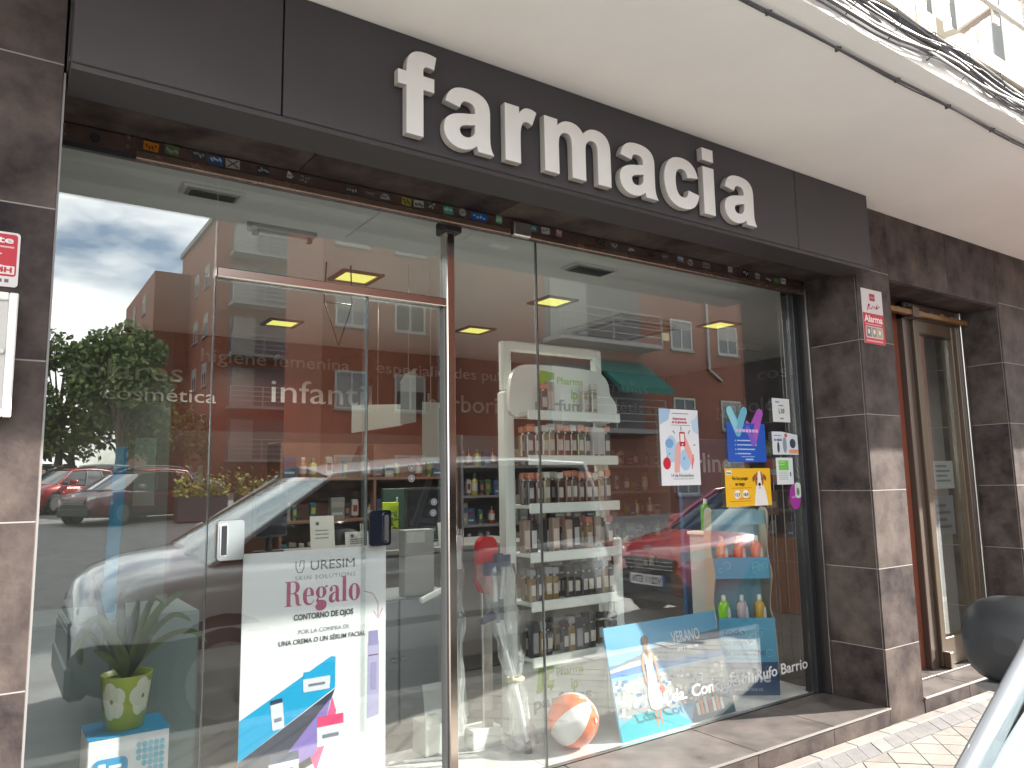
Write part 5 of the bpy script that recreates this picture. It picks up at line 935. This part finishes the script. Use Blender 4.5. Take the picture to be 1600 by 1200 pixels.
# ================================================================== CARS (front towards local -X, origin under the nose on the centre line)
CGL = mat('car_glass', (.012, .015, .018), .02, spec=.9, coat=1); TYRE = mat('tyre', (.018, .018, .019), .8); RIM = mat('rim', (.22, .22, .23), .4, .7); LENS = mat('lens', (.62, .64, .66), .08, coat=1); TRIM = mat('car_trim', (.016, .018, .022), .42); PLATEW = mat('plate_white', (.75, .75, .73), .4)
WSG = glass_mat('windscreen_glass', .06, (.9, .95, .94), .004)
def lerp(tab, x):
    if x <= tab[0][0]: return tab[0][1]
    for (a, b), (c, d) in zip(tab, tab[1:]):
        if x <= c: return b+(d-b)*(x-a)/(c-a)
    return tab[-1][1]
def car(name, label, loc, rz, paint, L=4.3, W=1.8, top=None, belt=None, A=(.80, 1.05, .76, 1.55, 1.58, .63), D=(3.95, 1.0, .74, 3.75, 1.62, .60), roofz=1.70, group='parked cars', plate=None):
    t = thing(name, label, 'car', (0, 0, 0), group)
    top = top or [(0, .62), (.06, .80), (.2, .93), (.45, 1.04), (.80, 1.12), (1.2, 1.10), (3.6, 1.08), (L-.25, 1.06), (L, .80)]
    rows = []; ck = 2.6 if name == 'parked_minivan' else 1
    xs = [0, .05, .14, .3, .5, .75, 1.0, 1.3, 1.7, 2.2, 2.8, 3.4, L-.35, L-.14, L-.04, L]
    for x in xs:
        e = min(x, L-x); hw = W/2*(1-.42*max(0, 1-e/.55)**2.6); zt = lerp(top, x); zb = .20+.12*max(0, 1-e/.4)
        half = [(0, zb), (hw*.88, zb), (hw*.965, zb+.10), (hw*.985, (zb+zt)*.42), (hw, (zb+zt)*.5), (hw*.985, zt-.24*(zt-.3)), (hw*.95, zt-.09), (hw*.88, zt-.025), (hw*.6, zt+.012*ck), (hw*.3, zt+.03*ck), (0, zt+.035*ck)]
        rows.append([(x, -y, z) for y, z in half]+[(x, y, z) for y, z in half[-2::-1]])
    body = MB(); body.grid(rows, paint); body.poly(rows[0], TRIM); body.poly(rows[-1][::-1], paint); bo = body.build('body', t)
    if name == 'parked_minivan':  # added dark shell and plate: shade on the silver front put into colour
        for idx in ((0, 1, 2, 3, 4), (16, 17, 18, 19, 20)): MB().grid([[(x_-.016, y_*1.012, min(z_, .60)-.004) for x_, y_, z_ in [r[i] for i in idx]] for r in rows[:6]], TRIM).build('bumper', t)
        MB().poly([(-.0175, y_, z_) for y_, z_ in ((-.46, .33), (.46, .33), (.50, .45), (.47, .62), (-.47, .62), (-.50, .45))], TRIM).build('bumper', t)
    # lower cladding + arches + wheels
    wx = (.82, L-.78)
    for s_ in (-1, 1):
        MB().cbox(1.22, L-1.2, s_*W/2*.955-.02, s_*W/2*.955+.02, .19, .32, TRIM, .01).build('sill_trim', t)
        MB().cbox(1.05, L-.5, s_*W/2*.992-.008, s_*W/2*.992+.012, .50, .545, TRIM if W > 1.79 else paint, .006).build('rub_strip', t)
        for x in wx:
            MB().lathe([(.385, -.012), (.385, .012)], (x, s_*W/2*.985, .34), TRIM, 24, axis='y').build('wheel_arch', t)
            wh_ = MB().lathe([(.24, -.10), (.305, -.10), (.32, -.07), (.32, .07), (.305, .10), (.24, .10)], (x, s_*(W/2-.075), .32), TYRE, 26, axis='y').build('wheel', t)
            MB().lathe([(.235, -.104), (.225, .0), (.06, -.106), (.06, .106), (.225, .0), (.235, .104)], (x, s_*(W/2-.075), .32), RIM, 20, axis='y').build('rim', wh_)
    # greenhouse
    ax, az, ay, ux, uz, uy = A; dx, dz, dy, vx, vz, vy = D
    B_ = [(ax+(dx-ax)*f, W/2*.93*(1 if 0 < f < 1 else 1), az+(dz-az)*f-.02) for f in (0, .40, .74, 1)]; B_[0] = (ax, ay, az); B_[3] = (dx, dy, dz)
    U_ = [(ux+(vx-ux)*f, uy+(.02 if 0 < f < 1 else 0), (uz+(vz-uz)*f)+(.05 if 0 < f < 1 else 0)) for f in (0, .36, .70, 1)]
    for s_ in (-1, 1):
        for k in range(3):
            a, b, c, d = B_[k], B_[k+1], U_[k+1], U_[k]
            bulge = lambda p, q, f, h: tuple(p[i]+(q[i]-p[i])*f for i in range(3))
            gr = [[(lambda lo, hi: (lo[0]+(hi[0]-lo[0])*g, s_*(lo[1]+(hi[1]-lo[1])*g+.03*math.sin(math.pi*g)), lo[2]+(hi[2]-lo[2])*g))(bulge(a, b, f, 0), bulge(d, c, f, 0)) for f in (0, .25, .5, .75, 1)] for g in (0, .25, .5, .75, 1)]
            MB().grid(gr if s_ < 0 else [r[::-1] for r in gr], CGL).build('side_window', t)
        for k in range(4):
            a, b = B_[k], U_[k]; mid = tuple((a[i]+b[i])/2+(.03 if i == 1 else 0) for i in range(3)); r_ = ((.019 if name == 'parked_minivan' else .036), .028, .03, .05)[k]
            MB().tube([(a[0], s_*a[1], a[2]-.02), (mid[0], s_*mid[1], mid[2]), (b[0], s_*b[1], b[2])], [r_*1.15, r_, r_*.9], paint if k in (0, 3) else TRIM, 10).build('roof_pillar', t)
        MB().tube([(p[0], s_*(p[1]+.008), p[2]+.008) for p in U_], .03, paint, 10).build('roof_edge', t)
        mr = MB(); my = s_*(W/2+.10); mxx = ax+(.85 if name == 'parked_minivan' else .47); mk = 1.22 if name == 'parked_minivan' else 1
        ring = []
        for f, sc_ in ((0, .2), (.02, .45), (.08, .72), (.18, .88), (.35, .97), (.55, 1), (.8, .98), (1, .94)):
            ring.append([(mxx-.10+.14*f, my+s_*0+.12*sc_*math.copysign(abs(math.cos(q))**.7, math.cos(q)), az+.055*mk*1.4+.085*mk*sc_*math.copysign(abs(math.sin(q))**.7, math.sin(q))) for q in [2*math.pi*i/20 for i in range(21)]])
        mr.grid(ring, TRIM if name == 'parked_minivan' else paint); mr.poly(ring[0][:-1][::-1], TRIM if name == 'parked_minivan' else paint); mo = mr.build('wing_mirror', t); MB().poly([(p[0]+.001, p[1], p[2]) for p in ring[-1][:-1]], mat('mirror_face', (.6, .62, .65), .03, 1)).build('mirror_glass', mo)
        if name == 'parked_minivan': MB().tube([(mxx-.085+.11*k/4, my+.0, az+.055*mk*1.4-.083*mk-.001) for k in range(5)], .012, mat('trim_grey', (.12, .125, .13), .5), 8, flat=7).build('mirror_lip', mo)
        MB().tube([(mxx, s_*W/2*.93, az-.02), (mxx-.01, my-s_*.09, az+.02)], .022, TRIM, 8).build('mirror_arm', mo)
        # head and tail lamps, door handles
        hl = [[(.05+.50*f*f+.03*g, s_*(W/2*(.62+.345*f)+.012*(1-f)), .70+.10*f+.13*g*(1-.35*f)) for f in (0, .2, .4, .6, .8, 1)] for g in (0, .5, 1)]
        hl = [[(lerp([(0, .035), (1, .48)], f) , s_*(W/2*(.50+.47*f**.6)), .66+.16*f+.12*g*(1-.5*f)) for f in (0, .2, .4, .6, .8, 1)] for g in (0, .5, 1)]
        # push lamps onto the body skin
        hl = [[(x_+(-.01), y_+s_*.012, z_) for x_, y_, z_ in r] for r in hl]
        MB().grid(hl if s_ < 0 else [r[::-1] for r in hl], LENS).build('headlight', t)
        MB().cbox(L-.10, L-.02, s_*W/2*.70-.09, s_*W/2*.70+.09, .75, 1.0, mat('tail_red', (.35, .01, .01), .1, coat=1), .02).build('tail_light', t)
        for x_ in (1.95, 2.95): MB().cbox(x_, x_+.17, s_*W/2*.985-.012, s_*W/2*.985+.024, .86, .89, paint, .006).build('door_handle', t)
    cx_ = lambda f: (1-(2*f-1)**2)
    ws = [[(ax+(ux-ax)*g-.20*cx_(f)*(1-.6*g), (2*f-1)*(ay+(uy-ay)*g), az+(uz-az)*g+.02*cx_(f)) for f in [i/10 for i in range(11)]] for g in [i/6 for i in range(7)]]
    wso = MB().grid(ws, CGL if name != 'parked_minivan' else WSG).build('windscreen', t)
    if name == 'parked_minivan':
        MB().grid([[(x_+.025, y_*.985, z_-.008) for x_, y_, z_ in r] for r in ws], mat('glare_panel', (.8, .82, .83), .4)).build('glare_panel', t)  # added pale panel; its colour stands in for glare on the windscreen
        q = Vector(ws[2][1]); MB().lathe([(.035, .0), (.035, .002)], (0, 0, 0), ink(190, 150, 165), 16, Matrix.Translation((q.x-.012, q.y, q.z+.008)) @ Vector((-.5, 0, .86)).to_track_quat('Z', 'Y').to_matrix().to_4x4()).build('sticker', wso)
    rw = [[(dx+(vx-dx)*g+.06*cx_(f), -(2*f-1)*(dy+(vy-dy)*g), dz+(vz-dz)*g) for f in [i/8 for i in range(9)]] for g in [i/4 for i in range(5)]]
    MB().grid(rw, CGL).build('rear_window', t)
    rf = []
    for i in range(11):
        f = i/10; x = ux-.0+(vx-ux)*f; e = uz+(vz-uz)*f+.055*math.sin(math.pi*f); hy = uy+(vy-uy)*f+.02*math.sin(math.pi*f)
        rf.append([(x-.06*cx_(j/8)*(1-f), (2*j/8-1)*hy, e+(roofz-max(uz, vz))*cx_(j/8)*.9) for j in range(9)])
    MB().grid(rf, paint).build('roof', t)
    # front
    MB().cbox(-.03, .10, -W/2*.62, W/2*.62, .24, .46, TRIM, .03).build('bumper', t); MB().cbox(-.012, .05, -W/2*.45, W/2*.45, .56, .70, TRIM, .02).build('grille', t)
    for k in range(3): MB().box(-.016, -.0125, -W/2*.42, W/2*.42, .585+k*.04, .592+k*.04, STEEL).build('grille_bar', t)
    if plate:
        pm = Matrix(((0, 0, -1, -.034), (-1, 0, 0, .26), (0, 1, 0, .42), (0, 0, 0, 1))); po = MB().prism(rect(0, 0, .52, .11), -.004, 0, PLATEW, pm).build('number_plate', t); text('lettering', plate, .10, pm @ Matrix.Translation((.06, .02, .001)), BLACK, po, .43, .0006, .002); MB().prism(rect(0, 0, .045, .11), .0004, .0012, ink(30, 60, 170), pm).build('plate_band', po)
    MB().box(-.004, .0, -.05, .05, .80, .83, CHROME).build('badge', t)
    for o in [t]: o.location = loc; o.rotation_euler.z = rz
    return t
SILV = mat('paint_silver', (.42, .45, .48), .3, .25, coat=1); REDP = mat('paint_red', (.34, .012, .02), .3, .1, coat=1); MAROON = mat('paint_maroon', (.10, .015, .03), .3, .2, coat=1); BLKP = mat('paint_black', (.02, .022, .028), .25, .2, coat=1); GRYP = mat('paint_grey', (.16, .17, .19), .3, .4, coat=1); WHTP = mat('paint_white', (.72, .72, .70), .3, coat=1)
CY = -3.06; RZ = -.07
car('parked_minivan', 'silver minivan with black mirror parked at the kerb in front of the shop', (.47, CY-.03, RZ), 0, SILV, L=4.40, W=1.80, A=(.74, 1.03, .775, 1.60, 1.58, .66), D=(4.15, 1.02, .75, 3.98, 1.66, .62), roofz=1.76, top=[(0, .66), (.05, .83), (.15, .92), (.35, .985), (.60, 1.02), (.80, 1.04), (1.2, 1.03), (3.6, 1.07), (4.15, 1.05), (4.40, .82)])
car('parked_hatchback', 'red hatchback parked behind the silver minivan', (5.85, CY+.02, RZ), 0, REDP, L=3.9, W=1.68, A=(1.0, .93, .70, 1.75, 1.36, .56), D=(3.7, .92, .66, 3.3, 1.36, .54), roofz=1.44, top=[(0, .58), (.05, .70), (.2, .80), (.6, .89), (1.0, .94), (1.3, .92), (3.3, .92), (3.65, .90), (3.9, .72)], plate='V2211 ETN')
lot = MB(); lot.add([(-40, -9, -.066), (70, -9, -.066), (70, -70, 2.6), (-40, -70, 2.6)], [(0, 3, 2, 1)], ASPH); struct(lot.build('parking_ground'))
lz = lambda y: -.066+(-9-y)/61*2.666
for i, (x, y, rz, pm, nm) in enumerate(((1.9, -21.0, .55, MAROON, 'maroon'), (2.6, -25.0, .60, REDP, 'bright red'), (.6, -26, .5, REDP, 'dark red'), (2.9, -29, .6, REDP, 'second red'), (1.0, -33.5, .3, GRYP, 'grey'), (3.2, -36.5, .3, BLKP, 'second black'), (1.5, -40, .3, GRYP, 'far grey'), (6.6, -33, 1.7, WHTP, 'white'), (-.9, -24, .3, BLKP, 'dark'), (8.0, -30, 1.62, GRYP, 'dusty grey'))):
    car('parked_car', '%s car parked in the square across the street' % nm, (x, y, lz(y)+.03), (-math.pi/2+rz*1.6) if rz < 1 else rz+math.pi/2, pm, L=4.1, W=1.74, A=(1.0, .95, .72, 1.75, 1.40, .58), D=(3.85, .95, .68, 3.55, 1.40, .56), roofz=1.48, top=[(0, .58), (.05, .72), (.2, .82), (.6, .92), (1.0, .97), (1.3, .95), (3.5, .95), (3.85, .93), (4.1, .74)])

# ================================================================== BUILDINGS ACROSS THE STREET
BRK1 = tile_mat('brick_red', (.18, .046, .018), (.215, .06, .026), (.13, .05, .03), 1, .25, .07, ms=.008); BRK2 = tile_mat('brick_brown', (.155, .046, .024), (.185, .06, .032), (.12, .055, .038), 1, .25, .07, ms=.008)
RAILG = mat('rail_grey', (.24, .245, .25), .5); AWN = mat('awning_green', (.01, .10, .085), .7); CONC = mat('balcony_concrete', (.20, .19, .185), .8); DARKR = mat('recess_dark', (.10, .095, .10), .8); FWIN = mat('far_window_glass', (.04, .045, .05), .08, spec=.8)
FWH = mat('far_white', (.33, .33, .315), .6); FSH = mat('far_shutter', (.22, .215, .20), .7)
def fwindow(bld, x, y, z, w_=1.2, h_=1.35, shut=.4, axis='y'):
    """window in a wall facing +Y at plane y, or facing -X at plane x"""
    M_ = Matrix.Translation((x, y, z)) @ Matrix.Rotation(math.pi if axis == 'y' else -math.pi/2, 4, 'Z') @ Matrix.Rotation(math.pi/2, 4, 'X')
    fr = MB(); t_ = .07
    fr.prism(rect(-w_/2, 0, w_/2, t_), -.05, .03, FWH, M_); fr.prism(rect(-w_/2, h_-t_, w_/2, h_), -.05, .03, FWH, M_); fr.prism(rect(-w_/2, t_, -w_/2+t_, h_-t_), -.05, .03, FWH, M_); fr.prism(rect(w_/2-t_, t_, w_/2, h_-t_), -.05, .03, FWH, M_); fr.prism(rect(-.03, t_, .03, h_-t_), -.05, .028, FWH, M_)
    fo = fr.build('window', bld); MB().prism(rect(-w_/2+t_, t_, w_/2-t_, h_-t_), -.03, .005, FWIN, M_).build('pane', fo); MB().prism(rect(-w_/2-.06, -.07, w_/2+.06, -.001), -.02, .10, CONC, M_).build('sill', fo)
    if shut: MB().prism(rect(-w_/2+t_, h_-t_-(h_-2*t_)*shut, w_/2-t_, h_-t_), .006, .02, FSH, M_).build('shutter', fo)
def fbalcony(bld, x0, x1, y, z, d=1.1, awn=False, rail=RAILG):
    b_ = MB().box(x0, x1, y, y+d, z-.15, z, CONC).build('balcony', bld)
    for k in range(4): MB().tube([(x0, y+d-.04, z+.25+k*.25), (x1, y+d-.04, z+.25+k*.25)], .022, rail, 6).build('rail', b_)
    for k in range(3): xx = x0+(x1-x0)*k/2; MB().box(xx-.02, xx+.02, y+d-.06, y+d-.02, z, z+1.0, rail).build('post', b_)
    MB().box(x0+.1, x1-.1, y-.02, y+.02, z+.001, z+2.2, DARKR).build('recess', b_); MB().box(x0+.3, x0+.3+(x1-x0)*.35, y+.021, y+.06, z+.05, z+2.1, FSH).build('balcony_door', b_)
    x0 = x0+1.9
    if awn: MB().add([(x0+.1, y+.05, z+2.45), (x1-.1, y+.05, z+2.45), (x1-.1, y+d+.5, z+1.35), (x0+.1, y+d+.5, z+1.35), (x0+.1, y+d+.5, z+1.15), (x1-.1, y+d+.5, z+1.15), (x0+.1, y+.02, z+2.4), (x1-.1, y+.02, z+2.4)], [(0, 1, 2, 3), (3, 2, 5, 4), (6, 4, 5, 7), (0, 3, 4, 6), (1, 7, 5, 2), (0, 6, 7, 1)], AWN).build('awning', b_)
# near block B
B = thing('brick_building', 'long red brick block of flats opposite with white framed windows', 'building', (14, -26, 0)); MB().box(9.2, 17, -26, -22, -.3, 15.2, BRK1).build('wall', B); MB().box(9.05, 17, -26.1, -21.75, 15.2, 15.5, CONC).build('cornice', B)
for zf in range(5):
    for x in (10.3, 12.6, 15.2): fwindow(B, x, -22, .95+2.95*zf+.2, 1.0 if x < 10 else 1.25, 1.35, (.35, .0, .6, .45, .2)[(zf+int(x)) % 5])
# block C/D, nearer
Cb = thing('brick_building', 'brown brick building opposite with railed balconies and green awnings', 'building', (22, -19, 0)); MB().box(14.3, 40, -26, -16.5, -.3, 14.6, BRK2).build('wall', Cb); MB().box(14.2, 40, -26.1, -16.3, 14.6, 14.9, CONC).build('cornice', Cb)
for zf in range(4):
    zb = .95+2.95*zf
    fbalcony(Cb, 14.6, 19.1, -16.5, zb+2.2, 1.0, zf in (0, 2))
    for x in (21.1, 23.7, 26.8, 30): fwindow(Cb, x, -16.5, zb+.0+2.35, 1.15, 1.15, (.5, 0, .3, .6)[(zf+int(x)) % 4])
for x in (21.1, 23.7, 26.8): fwindow(Cb, x, -16.5, .9, 1.15, 1.2, .2)
dp = MB(); dp.tube([(22.5, -16.43, 9.5), (22.5, -16.43, 5.6), (23.2, -16.43, 5.2)], .055, FWH, 8); dp.build('drainpipe', Cb)
for k in range(3): MB().cbox(19.9+k*.1, 20.05+k*.1+.2, -16.49, -16.38, 3.6+k*2.9, 3.9+k*2.9, mat('meter_box', (.5, .42, .2), .6), .01).build('meter_box', Cb)
# far tall block A
Ab = thing('brick_tower', 'tall brick tower with a stack of grey balconies beyond the square', 'building', (12, -42, 0)); MB().box(9.25, 24, -47, -38, -.3, 15.8, BRK1).build('wall', Ab); MB().box(9.1, 24, -47.1, -37.8, 15.8, 16.1, CONC).build('cornice', Ab); MB().box(7.3, 9.24, -56, -44.5, -.3, 14.2, BRK1).build('wall', Ab)
for zf in range(5):
    fbalcony(Ab, 9.9, 13.2, -38, 2.9+2.75*zf, 1.1, False, FWH if zf % 2 else RAILG)
    for y in (-40, -42.5, -45): fwindow(Ab, 9.25, y, 1.4+2.75*zf, 1.0, 1.25, .4, 'x')
    for y in (-48, -52): fwindow(Ab, 7.3, y, 1.2+2.75*zf, 1.0, 1.25, .4, 'x')
# distant buildings at the end of the square
Db = thing('apartment_block', 'pale distant apartment block behind the trees', 'building', (-2, -75, 0)); MB().box(-9, 2.2, -90, -70, 0, 11, mat('far_render', (.45, .36, .3), .8, var=.1)).build('wall', Db)
for zf in range(3):
    for x in (-6, -3, 0): fwindow(Db, x, -70, 2.4+2.8*zf, 1.3, 1.4, .4)
# shaded shopfront bays at the ground floor across the street
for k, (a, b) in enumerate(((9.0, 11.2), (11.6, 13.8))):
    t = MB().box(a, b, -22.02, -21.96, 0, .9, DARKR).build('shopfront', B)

# ================================================================== TREES + PLANTING ACROSS THE STREET
LV = [mat('tree_leaf_%d' % k, c, .6) for k, c in enumerate(((.11, .17, .05), (.16, .23, .07), (.22, .27, .10), (.08, .12, .04)))]; BARK = mat('bark', (.12, .09, .065), .9, var=.3, vscale=8)
def tree(x, y, h, r, label, n=2600, seed=1, mats=LV):
    rr = random.Random(seed); z0 = lz(y) if y < -9 else 0; t = thing('broadleaf_tree', label, 'tree', (x, y, z0), 'trees in the square'); tk = MB(); tk.tube([(x, y, z0-.1), (x+.1, y, z0+h*.25), (x, y+.1, z0+h*.5), (x+.1, y, z0+h*.8)], [.22, .17, .12, .04], BARK, 8)
    cl = []
    for k in range(16):
        a = rr.uniform(0, 6.28); e = rr.uniform(-.25, .95); c = Vector((x+r*.72*math.cos(a)*math.sqrt(max(.1, 1-e*e)), y+r*.72*math.sin(a)*math.sqrt(max(.1, 1-e*e)), z0+h*.60+e*h*.36)); cl.append((c, rr.uniform(.28, .46)*r))
        tk.tube([(x, y, z0+h*.30+k*.1), tuple((Vector((x, y, z0+h*.45))+c)/2), tuple(c)], [.08, .05, .02], BARK, 5)
    tk.build('trunk', t); cr = MB()
    for k in range(n):
        c, cr_ = rr.choice(cl); d = Vector((rr.gauss(0, 1), rr.gauss(0, 1), rr.gauss(0, 1))).normalized()*cr_*rr.uniform(.5, 1.05); p = c+d; a = Vector((rr.uniform(-1, 1), rr.uniform(-1, 1), rr.uniform(-1, 1))).normalized()*rr.uniform(.10, .2); b = a.cross(Vector((rr.uniform(-1, 1), rr.uniform(-1, 1), rr.uniform(-1, 1)))).normalized()*rr.uniform(.06, .12)
        cr.add([p-a, p+b, p+a, p-b], [(0, 1, 2, 3)], rr.choice(mats))
    cr.build('crown', t)
tree(4.5, -34, 7.3, 2.3, 'large round tree beside the brick tower across the square', 5200, 1); tree(2.6, -40, 7.4, 2.4, 'tall green tree in the middle of the square', 4200, 2); tree(-1.6, -37, 8, 2.6, 'tree at the open end of the square', 3000, 3)
YL = [mat('hedge_leaf_%d' % k, c, .6) for k, c in enumerate(((.14, .17, .03), (.19, .21, .045), (.10, .14, .03)))]
for k, x in enumerate((1.0, 3.2, 5.4, 7.4)): tree(x, -41+k*.7, 4.4, 2.0, ('first', 'second', 'third', 'fourth')[k]+' low yellow green shrub in the row below the trees', 1700, 20+k, YL)
# planters with yellow flowers by the kerb opposite
FL = [mat('flower_%d' % k, c, .6) for k, c in enumerate(((.5, .42, .05), (.55, .5, .2), (.10, .15, .04)))]
for k, x in enumerate((5.2, 6.9)):
    t = thing('street_planter', ('dark planter box with yellow flowers across the street', 'second planter box of yellow flowers nearer the brick tower')[k], 'planter', (x, -21, lz(-21))); z = lz(-21)+.01; MB().cbox(x-.7, x+.7, -21.3, -20.7, z, z+.75, mat('planter_dark', (.04, .042, .05), .6), .03).build('box', t); f = MB(); rr = random.Random(k)
    for q in range(500):
        p = Vector((x+rr.uniform(-.75, .75), -21+rr.uniform(-.35, .35), z+.75+abs(rr.gauss(0, .28)))); a = Vector((rr.uniform(-1, 1), rr.uniform(-1, 1), rr.uniform(-1, 1))).normalized()*.07; b = a.cross(Vector((.3, rr.uniform(-1, 1), 1))).normalized()*.06; f.add([p-a, p+b, p+a, p-b], [(0, 1, 2, 3)], rr.choice(FL))
    f.build('flowers', t)
